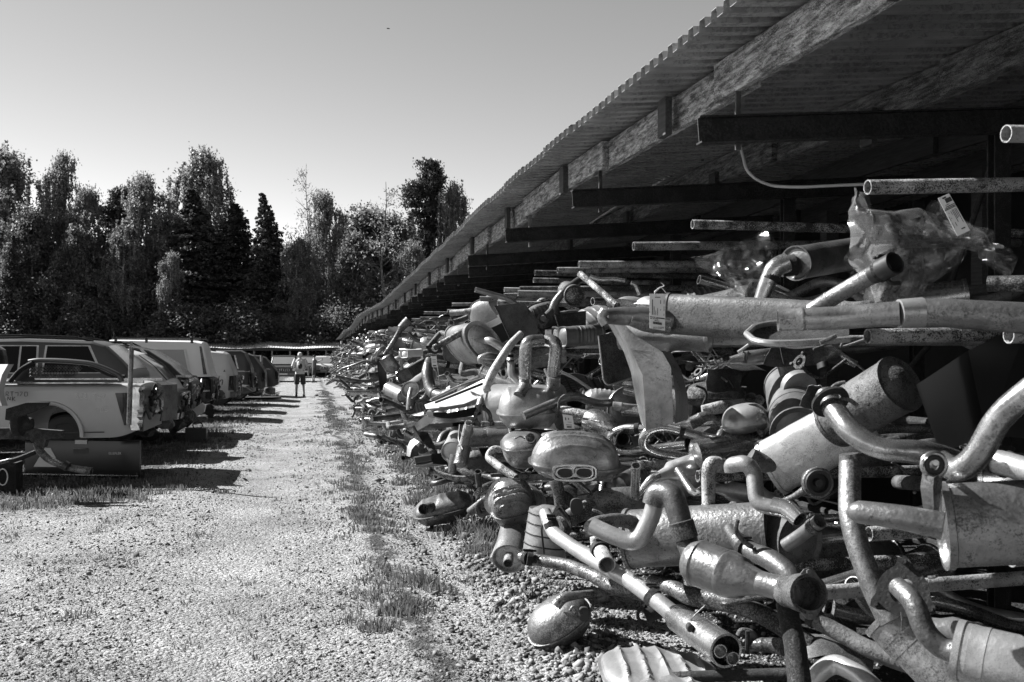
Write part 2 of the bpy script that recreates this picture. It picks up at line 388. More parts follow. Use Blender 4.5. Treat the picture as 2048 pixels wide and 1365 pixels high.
def gz(x, y):
    rut = -.035 * math.exp(-((x - 1.0) / .22) ** 2) - .03 * math.exp(-((x + .55) / .35) ** 2) + .02 * math.exp(-((x - .5) / .2) ** 2)
    return rut * (1 if y < 60 else 0)
def make_ground():
    xs = [-600, -200, -80, -40, -20, -12] + [i * .15 for i in range(-55, 56)] + [12, 20, 40, 80, 200, 600]
    ys = [-30, -10, -3] + [i * .25 for i in range(-4, 120)] + [30 + i for i in range(0, 60, 2)] + [95, 110, 150, 250, 500, 900]
    V = []; 
    for y in ys:
        for x in xs:
            z = gz(x, y) + (noise.noise(Vector((x * .6, y * .6, 0))) * .02 if abs(x) < 9 and y < 90 else 0)
            V.append((x, y, z))
    n = len(xs); Fc = [(i * n + j, i * n + j + 1, (i + 1) * n + j + 1, (i + 1) * n + j) for i in range(len(ys) - 1) for j in range(n - 1)]
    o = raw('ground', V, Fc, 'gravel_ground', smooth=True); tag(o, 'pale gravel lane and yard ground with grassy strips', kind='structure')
make_ground()
def gnd(x, y): return gz(x, y) + noise.noise(Vector((x * .6, y * .6, 0))) * .02

def stones():
    rs = np.random.RandomState(3)
    bm = bmesh.new(); bmesh.ops.create_cube(bm, size=1.35); bmesh.ops.triangulate(bm, faces=bm.faces[:]); bv = np.array([v.co[:] for v in bm.verts]); bf = np.array([[v.index for v in f.verts] for f in bm.faces]); bm.free()
    N = 150000; D = 4.2 + (rs.rand(N) ** 1.45) * 21
    u = rs.rand(N) * 1.16 - .54; x = D * (SA + u * CA); y = D * (CA - u * SA)
    edge = np.exp(-((x - 1.25) / .35) ** 2)
    size = (rs.gamma(1.5, .0028, N) + .0022) * (1 + 1.3 * edge) * (.75 + .04 * D); size = np.minimum(size, .028)
    track = np.exp(-((x - 1.0) / .2) ** 2) + np.exp(-((x + .55) / .4) ** 2); size *= np.where(x < .75, .72, 1.0) * (1 - .25 * np.minimum(track, 1)); big = rs.rand(N) < .010; size[big] *= 1.9
    keep = (rs.rand(N) > .55 * np.minimum(track, 1)) & (x < 2.5 + .15 * rs.randn(N)) & (x > -5.2) & ~((np.abs(x - .5) < .2) & (rs.rand(N) < .6)) & ~((x < -1.9) & (rs.rand(N) < .55))
    x, y, size = x[keep], y[keep], size[keep]; N = len(x)
    th = rs.rand(N) * 6.28; c, s = np.cos(th), np.sin(th)
    sx = size * (1 + .5 * rs.rand(N)); sy = size * (.6 + .5 * rs.rand(N)); sz = size * (.4 + .4 * rs.rand(N))
    j = 1 + .7 * (rs.rand(N, len(bv)) - .5)
    L = bv[None] * j[:, :, None]; lx, ly, lz = L[:, :, 0] * sx[:, None], L[:, :, 1] * sy[:, None], L[:, :, 2] * sz[:, None]
    t = (rs.rand(N) - .5) * 2.0; ct, stt = np.cos(t)[:, None], np.sin(t)[:, None]; lx, lz = lx * ct - lz * stt, lx * stt + lz * ct
    X = lx * c[:, None] - ly * s[:, None] + x[:, None]; Y = lx * s[:, None] + ly * c[:, None] + y[:, None]
    gzv = np.array([gnd(a, b) for a, b in zip(x, y)]); Z = lz + gzv[:, None] + sz[:, None] * .35
    V = np.stack([X, Y, Z], -1).reshape(-1, 3); Fc = (bf[None] + (np.arange(N) * len(bv))[:, None, None]).reshape(-1, 3)
    o = raw('gravel_stones', V, Fc, 'stone'); tag(o, 'loose crushed gravel lying over the lane', 'gravel', kind='stuff')
def stone_mat():
    m = bpy.data.materials.new('stone'); m.use_nodes = True; n = m.node_tree.nodes; l = m.node_tree.links; b = n['Principled BSDF']
    g = n.new('ShaderNodeNewGeometry'); mr = n.new('ShaderNodeMapRange'); mr.inputs['To Min'].default_value = .02; mr.inputs['To Max'].default_value = .25
    l.new(g.outputs['Random Per Island'], mr.inputs[0])
    tc = n.new('ShaderNodeTexCoord'); nz = n.new('ShaderNodeTexNoise'); nz.inputs['Scale'].default_value = .9; nz.inputs['Detail'].default_value = 7; nz.inputs['Roughness'].default_value = .7; l.new(tc.outputs['Object'], nz.inputs['Vector'])
    m2 = n.new('ShaderNodeMapRange'); m2.inputs['From Min'].default_value = .35; m2.inputs['From Max'].default_value = .65; m2.inputs['To Min'].default_value = .6; m2.inputs['To Max'].default_value = 1.1; l.new(nz.outputs['Fac'], m2.inputs[0])
    vm = n.new('ShaderNodeMath'); vm.operation = 'MULTIPLY'; l.new(mr.outputs[0], vm.inputs[0]); l.new(m2.outputs[0], vm.inputs[1]); l.new(vm.outputs[0], b.inputs['Base Color']); b.inputs['Roughness'].default_value = .85; b.inputs['Specular IOR Level'].default_value = .25
    MATS['stone'] = m
stone_mat(); stones()

def grass():
    rs = np.random.RandomState(5); B = []
    def tuft(x, y, nb, r, h, lean=.5):
        th = rs.rand(nb) * 6.28; rr = r * rs.rand(nb) ** .6
        B.append(np.stack([x + rr * np.cos(th), y + rr * np.sin(th), np.cos(th) * lean * rs.rand(nb) + rs.randn(nb) * .2, np.sin(th) * lean * rs.rand(nb) + rs.randn(nb) * .2, h * (.4 + .6 * rs.rand(nb))], -1))
    for _ in range(620):       # ridge between the wheel tracks
        y = 4.3 + 45 * rs.rand() ** 1.6; x = .5 + rs.randn() * .13 + .08 * math.sin(y * .9)
        if noise.noise(Vector((x * 1.5, y * .7, 3))) < -.12: continue
        tuft(x, y, 24, .10, .03 + .035 * rs.rand())
    for px, py, nb, h in ((845, 1165, 160, .09), (880, 1180, 90, .07), (730, 1045, 120, .08), (790, 1230, 260, .05), (760, 1260, 260, .045), (830, 1215, 160, .05), (160, 1235, 60, .05), (400, 1070, 40, .04), (450, 985, 60, .05), (175, 995, 220, .13), (120, 975, 200, .10), (250, 975, 120, .09)):
        p = G(px, py); tuft(p.x, p.y, nb, .12, h)
    for _ in range(330):       # tall tufts against the rack foot
        y = 5.2 + 26 * rs.rand() ** 1.5; x = 1.42 + rs.randn() * .16 - .004 * y
        tuft(x, y, 30, .10, (.05 + .08 * rs.rand()) * (1 if y > 7.5 else .35), .7)
    for px, py in ((840, 1000), (880, 985), (920, 975), (860, 960), (950, 1060), (985, 1080), (930, 1020), (900, 950), (830, 930)):
        p = G(px, py); tuft(p.x, p.y, 150, .16, .16, .8)
    for _ in range(1700):      # rough grass among the parked vehicles
        y = 10.6 + 38 * rs.rand() ** 1.4; x = -1.35 - rs.gamma(2, .75)
        if noise.noise(Vector((x, y * .8, 7))) < -.2: continue
        tuft(x, y, 14, .10, .05 + .05 * rs.rand())
    for _ in range(170):
        y = 5 + 5.5 * rs.rand(); x = -1.3 - 3 * rs.rand()
        if noise.noise(Vector((x, y * .8, 7))) > 0: tuft(x, y, 12, .09, .035)
    for _ in range(1000):      # scattered blades on the lane
        y = 4.3 + 30 * rs.rand() ** 1.5; x = -1.6 + 2.9 * rs.rand()
        if noise.noise(Vector((x * 1.2, y * .9, 11))) < .1: continue
        tuft(x, y, 7, .06, .03)
    B = np.concatenate(B); N = len(B); x, y, lx, ly, h = B.T
    g = np.array([gnd(a, b) for a, b in zip(x, y)]); th = rs.rand(N) * 6.28; w = .0022 + .0016 * rs.rand(N) + .00022 * y
    dx, dy = np.cos(th) * w, np.sin(th) * w
    V = np.stack([np.stack([x - dx, y - dy, g - .005], -1), np.stack([x + dx, y + dy, g - .005], -1), np.stack([x + dx * .8 + lx * h * .35, y + dy * .8 + ly * h * .35, g + h * .6], -1), np.stack([x - dx * .8 + lx * h * .35, y - dy * .8 + ly * h * .35, g + h * .6], -1), np.stack([x + lx * h, y + ly * h, g + h], -1)], 1)
    V = V.reshape(-1, 3); i = (np.arange(N) * 5)[:, None]
    T = np.concatenate([i + [0, 1, 2], i + [0, 2, 3], i + [3, 2, 4]], 1).reshape(-1, 3)
    o = raw('grass', V, T, 'grass_blade'); tag(o, 'rough grass tufts along the lane and rack foot', 'grass', kind='stuff')
grass()

# ------------------------------------------------------------------ trees
def cards(pos, size, rs, squash=1.0, droop=0.0):
    """leaf-sized quads at pos"""
    N = len(pos); a = rs.randn(N, 3); a /= np.linalg.norm(a, axis=1)[:, None]
    b = rs.randn(N, 3); b -= (b * a).sum(1)[:, None] * a; b /= np.linalg.norm(b, axis=1)[:, None]
    if droop: b = b * (1 - droop) + np.array([0, 0, -1.]) * droop; 
    s = size * (.6 + .8 * rs.rand(N))[:, None]; a = a * s * .5; b = b * s * .8
    V = np.stack([pos - b, pos + a, pos + b, pos - a], 1).reshape(-1, 3); F_ = np.arange(N * 4).reshape(-1, 4); return V, F_
def limb_mesh(segs, n=6):
    mb = MB()
    for p0, p1, r0, r1 in segs: tube(mb, [p0, (p0 + p1) / 2 + Vector((0, 0, (p1 - p0).length * .03)), p1], [r0, (r0 + r1) / 2, r1], n=n, smooth=False)
    return mb
def tree_proto(kind, seed):
    rs = np.random.RandomState(seed); rd = random.Random(seed); H = 18.0; segs = []; pos = []
    lean = Vector((rd.uniform(-.4, .4), rd.uniform(-.4, .4), 0))
    def ax(z): return Vector((lean.x * (z / H) ** 2 * 2 + .25 * math.sin(z * .5 + seed), lean.y * (z / H) ** 2 * 2, z))
    tr = .22 if kind != 'bare' else .16
    for i in range(9):
        z0, z1 = H * i / 9, H * (i + 1) / 9; segs.append((ax(z0), ax(z1), tr * (1 - i / 9.3) + .02, tr * (1 - (i + 1) / 9.3) + .02))
    if kind == 'spruce':
        z = 1.2
        while z < H - .1:
            R = 4.6 * (1 - z / H) ** .9 + .15; nb = rd.randint(6, 9)
            for k in range(nb):
                th = rd.random() * 6.28; r = R * rd.uniform(.7, 1.12); d = Vector((math.cos(th), math.sin(th), 0)); c = ax(z)
                tip = c + d * r + Vector((0, 0, -.28 * r + .1)); 
                if r > .7: segs.append((c, tip, .035, .008))
                m = int(46 * r + 10); t = rs.rand(m) ** .7; side = (rs.rand(m) - .5) * .75 * r * (1 - .5 * t)
                q = np.array(c)[None] + np.array(tip - c)[None] * t[:, None] + np.array((-d.y, d.x, 0))[None] * side[:, None]
                q[:, 2] += -.35 * np.abs(side) - rs.rand(m) * .35 * (.4 + r * .2); pos.append(q)
            z += rd.uniform(.26, .42) * (1.1 - .5 * z / H)
        V, F_ = cards(np.concatenate(pos), .17, rs, droop=.25); lm = 'leaf_dark'
    elif kind in ('birch', 'broad', 'pine', 'bare'):
        base = {'birch': 2.0, 'broad': 1.0, 'pine': 7.5, 'bare': 4.5}[kind]; spread = {'birch': 3.2, 'broad': 4.0, 'pine': 2.5, 'bare': 2.6}[kind]
        nl = {'birch': 72, 'broad': 84, 'pine': 38, 'bare': 34}[kind]
        for i in range(nl):
            f = (i + rd.random()) / nl; z = base + (H - base - .3) * f ; th = rd.random() * 6.28
            prof = math.sin(math.pi * min(1, (f * .88 + .12)) ** .8) ** .7 if kind != 'pine' else (.5 + .5 * math.sin(f * 9 + seed)) * (1 - f * .5)
            r = spread * prof * rd.uniform(.45, 1.15) + .25; d = Vector((math.cos(th), math.sin(th), 0)); c = ax(z * .97)
            rise = rd.uniform(.2, .8) * r * (1.2 if kind == 'bare' else .6)
            tip = c + d * r + Vector((0, 0, rise)); segs.append((c, tip, .05 * (1 - f) + .02, .01))
            subs = [tip, c + (tip - c) * .6 + Vector((rd.uniform(-.5, .5), rd.uniform(-.5, .5), .3)), c + (tip - c) * .8 + Vector((rd.uniform(-.6, .6), rd.uniform(-.6, .6), .2))]
            for sp in subs[1:]: segs.append((c + (tip - c) * .4, sp + Vector((0, 0, .25)), .018, .006))
            if kind == 'bare' and rd.random() < .35: continue
            for sp in subs:
                if kind == 'birch':
                    for s_ in range(rd.randint(3, 5)):     # hanging strands
                        q0 = np.array(sp) + rs.randn(3) * [.38, .38, .2]; Ls = rd.uniform(.5, 1.9); m = int(34 * Ls); t = rs.rand(m)
                        q = q0[None] + np.stack([rs.randn(m) * .07, rs.randn(m) * .07, -t * Ls], 1); pos.append(q)
                    m = 40; q = np.array(sp)[None] + rs.randn(m, 3) * [.45, .45, .3]; pos.append(q)
                elif kind == 'pine':
                    for s_ in range(3):
                        q0 = np.array(sp) + rs.randn(3) * .35; m = 80; q = q0[None] + rs.randn(m, 3) * [.32, .32, .16]; pos.append(q)
                else:
                    m = {'broad': 100, 'bare': 26}[kind]
                    for s_ in range(2):
                        q0 = np.array(sp) + rs.randn(3) * .45; q = q0[None] + rs.randn(m // 2, 3) * [.36, .36, .26]; pos.append(q)
        sz = {'birch': .16, 'broad': .2, 'pine': .15, 'bare': .14}[kind]; V, F_ = cards(np.concatenate(pos), sz, rs, droop=.3 if kind == 'birch' else 0)
        lm = {'birch': 'leaf_birch', 'broad': 'leaf_mid', 'pine': 'leaf_dark', 'bare': 'leaf_birch'}[kind]
    else:  # bush
        H = 5.0; segs = [(Vector((0, 0, 0)), Vector((rd.uniform(-1, 1), rd.uniform(-1, 1), 2.5)), .06, .02) for _ in range(5)]
        for s_ in range(46):
            th = rd.random() * 6.28; z = rd.uniform(.3, 4.6); r = 1.9 * (1 - (z / 5) ** 2) ** .5 * rd.uniform(.3, 1.05)
            q0 = np.array((math.cos(th) * r, math.sin(th) * r, z)); pos.append(q0[None] + np.clip(rs.randn(260, 3), -1.9, 1.9) * [.36, .36, .26])
        V, F_ = cards(np.concatenate(pos), .085, rs); lm = 'leaf_mid'
    t = limb_mesh(segs).build('trunk', 'bark_birch' if kind == 'birch' else 'bark', origin=(0, 0, 0))
    c = raw('crown', V, F_, lm); return t, c
PROTO = {}
for kind, seeds in (('birch', (1, 2, 3)), ('broad', (4, 5)), ('spruce', (6, 7)), ('pine', (8,)), ('bare', (9, 10)), ('bush', (11, 12))):
    PROTO[kind] = [tree_proto(kind, s) for s in seeds]
TREE_USED = set()
def tree(kind, px, top, D, label, width=1.0, var=None, group='trees of the forest edge'):
    nm = {'birch': 'birch_tree', 'broad': 'leafy_tree', 'spruce': 'spruce_tree', 'pine': 'pine_tree', 'bare': 'sparse_tree', 'bush': 'bush'}[kind]
    p = P(px, HY, D); hgt = (HY - top) / FPX * D + EYE; e = empty(nm, (p.x, p.y, -.05), label, 'bush' if kind == 'bush' else 'tree', group)
    k = (var if var is not None else rnd.randrange(9)) % len(PROTO[kind]); base = 5. if kind == 'bush' else 18.; s = hgt / base
    for src in PROTO[kind][k]:
        key = (kind, k, src.name.split('.')[0])
        o = src if key not in TREE_USED else src.copy()
        if key in TREE_USED: C.objects.link(o)
        TREE_USED.add(key); o.parent = e
    e.scale = (s * width, s * width, s); e.rotation_euler = (0, 0, rnd.random() * 6.28)
FRONT = [('birch', 18, 285, 96, 1.15, 'tall weeping birch at the far left edge of the frame'),
 ('birch', 112, 297, 97, .62, 'narrow dark topped birch rising beside the far left birch'),
 ('broad', 62, 420, 92, .9, 'dense leafy tree below the two tall birches at far left'),
 ('birch', 190, 368, 95, .8, 'pale birch of middle height between the narrow birch and the round topped pine'),
 ('pine', 240, 372, 97, .9, 'round topped dark pine behind the pale birches on the left'),
 ('birch', 302, 340, 95, .85, 'weeping birch just left of the tallest central birch'),
 ('birch', 400, 294, 98, .95, 'tallest central birch rising over the dark spruces'),
 ('spruce', 385, 380, 94, 1.7, 'broad dark spruce in front of the tallest central birch'),
 ('spruce', 455, 402, 95, 1.7, 'dark spruce on the right shoulder of the central clump'),
 ('spruce', 536, 386, 94, 1.15, 'pointed spruce standing alone against the sky'),
 ('birch', 590, 470, 93, .9, 'short light birch right of the pointed spruce'),
 ('bare', 615, 328, 96, .6, 'thin nearly bare tree with twiggy top'),
 ('birch', 662, 376, 96, .75, 'full crowned birch right of the thin bare tree'),
 ('broad', 700, 470, 93, .8, 'leafy tree filling the gap under the full crowned birch'),
 ('bare', 768, 362, 92, 1.0, 'open branched round tree with sparse leaves and visible trunk'),
 ('pine', 850, 322, 99, .85, 'tall ragged pine behind the rack roof'),
 ('birch', 915, 360, 98, .7, 'rightmost birch touching the roof line'),
 ('birch', 820, 480, 95, .9, 'bright leafy birch low beside the roof line'),
 ('birch', 245, 440, 92, .95, 'bright leafed birch half way along the left forest edge'),
 ('broad', 150, 455, 91, .8, 'dark leafy tree in front of the narrow birch'),
 ('birch', 340, 500, 90, .7, 'short bright birch in front of the broad dark spruce'),
 ('spruce', 20, 470, 90, .9, 'low dark spruce at the left frame edge')]
for kind, px, top, D, w, lab in FRONT: tree(kind, px, top, D, lab, w)
k = 0
for px in range(-60, 1040, 46):   # second rank closing the wood
    kind = ('spruce', 'broad', 'birch', 'spruce')[k % 4]; tp = 440 + rnd.uniform(-35, 40) + (30 if 480 < px < 640 else 0)
    tree(kind, px, tp, 104 + rnd.uniform(0, 8), 'shaded tree, %s from the left in the second rank of the wood' % ORD[k], 1.25, group='second rank of trees in the wood'); k += 1
for k, px in enumerate(range(-40, 960, 62)):
    px2 = px + rnd.uniform(-14, 14)
    tree('bush', px2, rnd.uniform(575, 635), 90.5 + rnd.uniform(0, 2.0), 'leafy bush, %s from the left along the foot of the forest' % ORD[k], 1.35, group='bushes along the forest foot')
def woods():
    V = []; rs = np.random.RandomState(31); px = rs.rand(26000) * 1500 - 250; D = 113 + rs.rand(26000) * 10; u = (px - 1024) / FPX
    h = 11 + 3 * np.sin(px * .02) + 2 * np.sin(px * .07); z = rs.rand(26000) ** .8 * h
    pos = np.stack([D * (SA + u * CA), D * (CA - u * SA), z], 1); V, F_ = cards(pos, .75, rs); o = raw('far_woods', V, F_, 'leaf_dark'); tag(o, 'dark mass of forest behind the edge trees', 'forest', kind='stuff')
woods()
# ------------------------------------------------------------------ open storage shed with cantilever racks
OFF_Y = [-5, 4.0, 8, 10, 13.2, 16.3, 20.4, 31, 40, 47, 53, 60, 68, 84]
OFF_Z = [-.10, -.09, .0, .03, .02, -.03, -.06, -.16, .02, .14, -.02, -.16, .04, -.16]
def roff(y): return float(np.interp(y, OFF_Y, OFF_Z))
def roof_z(x, y): return 3.35 + .08 * (x - 2.08) + roff(y)
shed = empty('storage_shed', (2.3, 0, 0), 'long open fronted shed with corrugated roof over the exhaust racks', 'shed')
YS, YE = -3.0, 90.0
n = 0; y = YS
per, hh = .165, .058
while y < YE:      # sheets of six waves
    prof = []
    for k in range(6):
        for dy, dz in ((0, 0), (.07, 0), (.082, -hh), (.153, -hh)): prof.append((y + k * per + dy, dz))
    prof.append((y + .99, 0)); ext = rnd.uniform(-.015, .02)
    rows = [[Vector((x, yy, roof_z(x, yy) + hh + zz + .002 * (n % 2))) for yy, zz in prof] for x in (2.08 - ext, 5.6, 9.2)]
    MB().grid(rows, thick=Vector((0, 0, .0025))).build('roof_sheet', 'sheet', shed, smooth=False); y += .99; n += 1
def plank(x, y0, y1, z0f, h, th, m='timber', name='purlin'):
    R = []
    for i in range(3):
        yy = y0 + (y1 - y0) * i / 2; zt = z0f(yy); R.append([Vector((x, yy, zt)), Vector((x + th, yy, zt)), Vector((x + th, yy, zt - h)), Vector((x, yy, zt - h))])
    MB().rings(R).build(name, m, shed, smooth=False)
for j, X in enumerate((2.44, 4.0, 5.6, 7.2)):
    y = YS; i = 0
    while y < YE - 3:
        L = 2.87; zf = lambda yy, X=X: roof_z(X, yy) - .012
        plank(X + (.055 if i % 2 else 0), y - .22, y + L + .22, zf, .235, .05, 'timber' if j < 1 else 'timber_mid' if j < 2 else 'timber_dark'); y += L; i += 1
BAYS = [5.49 + 2.87 * k for k in range(-3, 29)]
for i, y in enumerate(BAYS):      # rafters' ends hang under the sheets, post and steel arm below
    for X0, X1 in ((2.39, 2.437), (3.955, 3.997)):
        MB().box((0.5 * (X0 + X1), y + 1.15, roof_z(2.44, y) - .14), X1 - X0, .16, .26).build('rafter_end', 'timber_dark', shed, smooth=False)
    MB().box((6.2, y, 1.55), .16, .16, 3.5).build('rear_post', 'timber_dark', shed, smooth=False)
    MB().box((2.46, y + .03, 2.99 + roff(y) * .7), .03, .02, .44).build('hanger_strap', 'rust', shed, smooth=False)
V = [(9.0, YS, -.1), (9.0, YE, -.1), (9.0, YE, 3.75), (9.0, YS, 3.75)]
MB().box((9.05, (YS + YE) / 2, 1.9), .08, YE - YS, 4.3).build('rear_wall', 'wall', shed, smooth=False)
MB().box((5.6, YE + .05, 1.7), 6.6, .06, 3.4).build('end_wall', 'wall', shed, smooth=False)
cab = [PXL(px, py, 3.9) for px, py in ((1180, 447), (1245, 405), (1300, 375), (1342, 349), (1372, 333), (1405, 317), (1440, 300), (1468, 286))] + [P(1480, 290, 8.3), P(1487, 318, 8.3), P(1492, 340, 8.3), P(1512, 360, 8.3), P(1545, 373, 8.3), P(1600, 375, 8.2), P(1680, 371, 8.1), P(1760, 368, 8.0)]
tube(MB(), cab, .013, n=8, k=3).build('cable', 'white_part', shed)
for q in cab[1:8:2]: MB().box(q, .02, .03, .05).build('cable_clip', 'rust', shed, smooth=False)
KS = .88
shed.scale = (KS, KS, KS); shed.location = (2.3 * KS, 0, 1.5 * (1 - KS))
# ---- the rack: uprights, girder arms on top, scaffold tube arms in tiers
rack = empty('steel_rack', (3.4, 0, 0), 'dark steel cantilever rack whose arms carry the exhausts', 'rack')
def ibeam(x0, x1, y, z0, slope, h=.155, w=.075, dz=0):
    mb = MB(); t = .009
    M_ = Matrix.Rotation(-math.atan(slope), 3, 'Y'); L = (x1 - x0) / math.cos(math.atan(slope)); c = Vector(((x0 + x1) / 2, y, z0 - h / 2 + slope * (x1 - x0) / 2))
    mb.box(c + M_ @ Vector((0, 0, h / 2 - t / 2)), L, w, t, M_); mb.box(c + M_ @ Vector((0, 0, -h / 2 + t / 2)), L, w, t, M_); mb.box(c, L, t, h - 2 * t - .001, M_)
    return mb
tip_fix = {0: 2.2, 1: 2.2, 2: 2.2}
for i, y in enumerate(BAYS):
    if i < 2: x0 = 2.4
    else: x0 = 2.2 + rnd.uniform(-.06, .1)
    if 3 <= i <= 4: x0 = 2.2
    if i == 3: x0 = 2.2
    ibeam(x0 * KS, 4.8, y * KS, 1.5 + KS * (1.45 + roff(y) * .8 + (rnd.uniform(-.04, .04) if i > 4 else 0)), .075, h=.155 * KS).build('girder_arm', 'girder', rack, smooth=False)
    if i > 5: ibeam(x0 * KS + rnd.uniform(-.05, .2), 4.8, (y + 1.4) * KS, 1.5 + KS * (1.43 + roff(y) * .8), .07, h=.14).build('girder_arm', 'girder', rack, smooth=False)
    y = y * KS
    for dx in (3.75, 4.9):
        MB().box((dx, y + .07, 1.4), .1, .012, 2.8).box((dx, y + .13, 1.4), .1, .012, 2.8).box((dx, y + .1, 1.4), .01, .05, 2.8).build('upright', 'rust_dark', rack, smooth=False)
    tube(MB(), [Vector((3.75, y + .1, 2.7)), Vector((4.1, y + 1.25, 1.6)), Vector((3.75, y + 2.5, .4))], .018, n=8, smooth=False).build('brace', 'rust_dark', rack)
for z in (.35, 1.1, 1.9): 
    tube(MB(), [Vector((3.78, YS, z)), Vector((3.78, YE * KS, z))], .03, n=8, smooth=False).build('rail', 'rust_dark', rack)
def arm(tip, L=3.2, r=.03, tilt=.0, yaw=0., m='rust_pipe'):
    d = Vector((math.cos(yaw), math.sin(yaw), tilt)); tube(MB(), [tip, tip + d * .5, tip + d * L], r, n=14, open0=True, smooth=False).build('tube_arm', m, rack)
def armp(px, py, wpx, L=3.0, tilt=0., yaw=0., r=.03):   # tip seen at px,py with width wpx
    arm(P(px, py, 2 * r * FPX / wpx), L, r, tilt, yaw)
for a in ((1735, 375, 30, 3, .05), (2012, 268, 36, 1.5, .03), (1385, 449, 19, 3, .0), (1267, 493, 17.5, 3, .03), (1158, 529, 14, 3, .02), (1115, 541, 12.5, 3, .02), (1040, 579, 12, 3, .02), (1008, 592, 11, 3, .03), (960, 598, 10.5, 3, .0),
          (1735, 673, 30, 3, .02), (2017, 671, 34, 2, .02), (1393, 680, 21, 3, .0), (1116, 691, 14, 3, .01), (960, 701, 13, 3, .0), (948, 702, 12, 3, .02), (900, 712, 11, 3, .0), (897, 716, 10, 2, .01),
          (1395, 953, 24, 3, .0), (1272, 931, 20, 3, .0), (1115, 864, 15, 3, .0), (2022, 1115, 40, 1.5, .02), (1738, 1068, 30, 2.5, .02), (1580, 1132, 26, 2.5, .0), (1640, 1186, 30, 2.8, .02), (950, 816, 13, 1.2, .0), (1018, 957, 13, 3, .02), (1050, 975, 14, 3, .02),
          (1018, 1080, 15, 3, .02), (1120, 1180, 16, 2.2, .02), (1163, 1254, 20, 2.0, .02), (1290, 1358, 24, 3, .02), (865, 955, 8, 2, .01), (875, 962, 8, 2, .01), (903, 976, 9, 2, .01), (915, 989, 9, 2, .01), (912, 903, 9, 2, .0), (872, 884, 8, 2, 0), (860, 877, 7, 2, 0), (820, 906, 7, 2, 0)):
    armp(*a[:3], L=a[3], tilt=a[4])
for z, xt, y0 in ((2.35, 2.2, 9.5), (2.1, 2.0, 9.2), (1.6, 1.75, 9.5), (1.12, 1.65, 9.6), (.87, 1.6, 10.0), (.5, 1.6, 9.5), (.15, 1.6, 11)):
    y = y0
    while y < 60:
        arm(Vector((xt + rnd.uniform(-.2, .2), y, z + rnd.uniform(-.03, .03) + gnd(2, y))), 2.2, .028, rnd.uniform(-.01, .02)); y += rnd.uniform(.9, 1.9) * (1 if y < 30 else 2.5)
# low far shed closing the lane
fs = empty('far_shed', (P(560, HY, 90).x, P(560, HY, 90).y, 0), 'low open shed with pale roof closing the end of the lane', 'shed')
def fsP(px, D, z): q = P(px, HY, D); return Vector((q.x, q.y, z))
xs0, xs1 = 380, 690
rows = []
for k, (D, z) in enumerate(((86, 2.40), (91, 3.02))):
    rows.append([fsP(xs0 + (xs1 - xs0) * i / 120, D, z + (.03 if i % 2 else 0) + .05 * math.sin(i * .13)) for i in range(121)])
MB().grid(rows, thick=Vector((0, 0, .01))).build('roof', 'white_part', fs, smooth=False)
MB().prism([fsP(xs0, 91, 0), fsP(xs1, 91, 0), fsP(xs1, 91, 2.9), fsP(xs0, 91, 2.9)], FWD * .1).build('rear_wall', 'wall', fs, smooth=False)
MB().prism([fsP(xs0, 86.2, 2.2), fsP(xs1, 86.2, 2.2), fsP(xs1, 86.2, 2.4), fsP(xs0, 86.2, 2.4)], FWD * .08).build('fascia', 'timber_dark', fs, smooth=False)
for px in range(400, 690, 36): MB().box(fsP(px, 86.6, 1.1), .14, .14, 2.2).build('post', 'timber', fs, smooth=False)
p = P(683, HY, 62)
bt = tube(MB(), [Vector((p.x, p.y, 0)), Vector((p.x, p.y, 2.6))], .07, n=8, smooth=False).build('timber_post', 'white_part'); tag(bt, 'pale upright post at the far end of the rack', 'post')
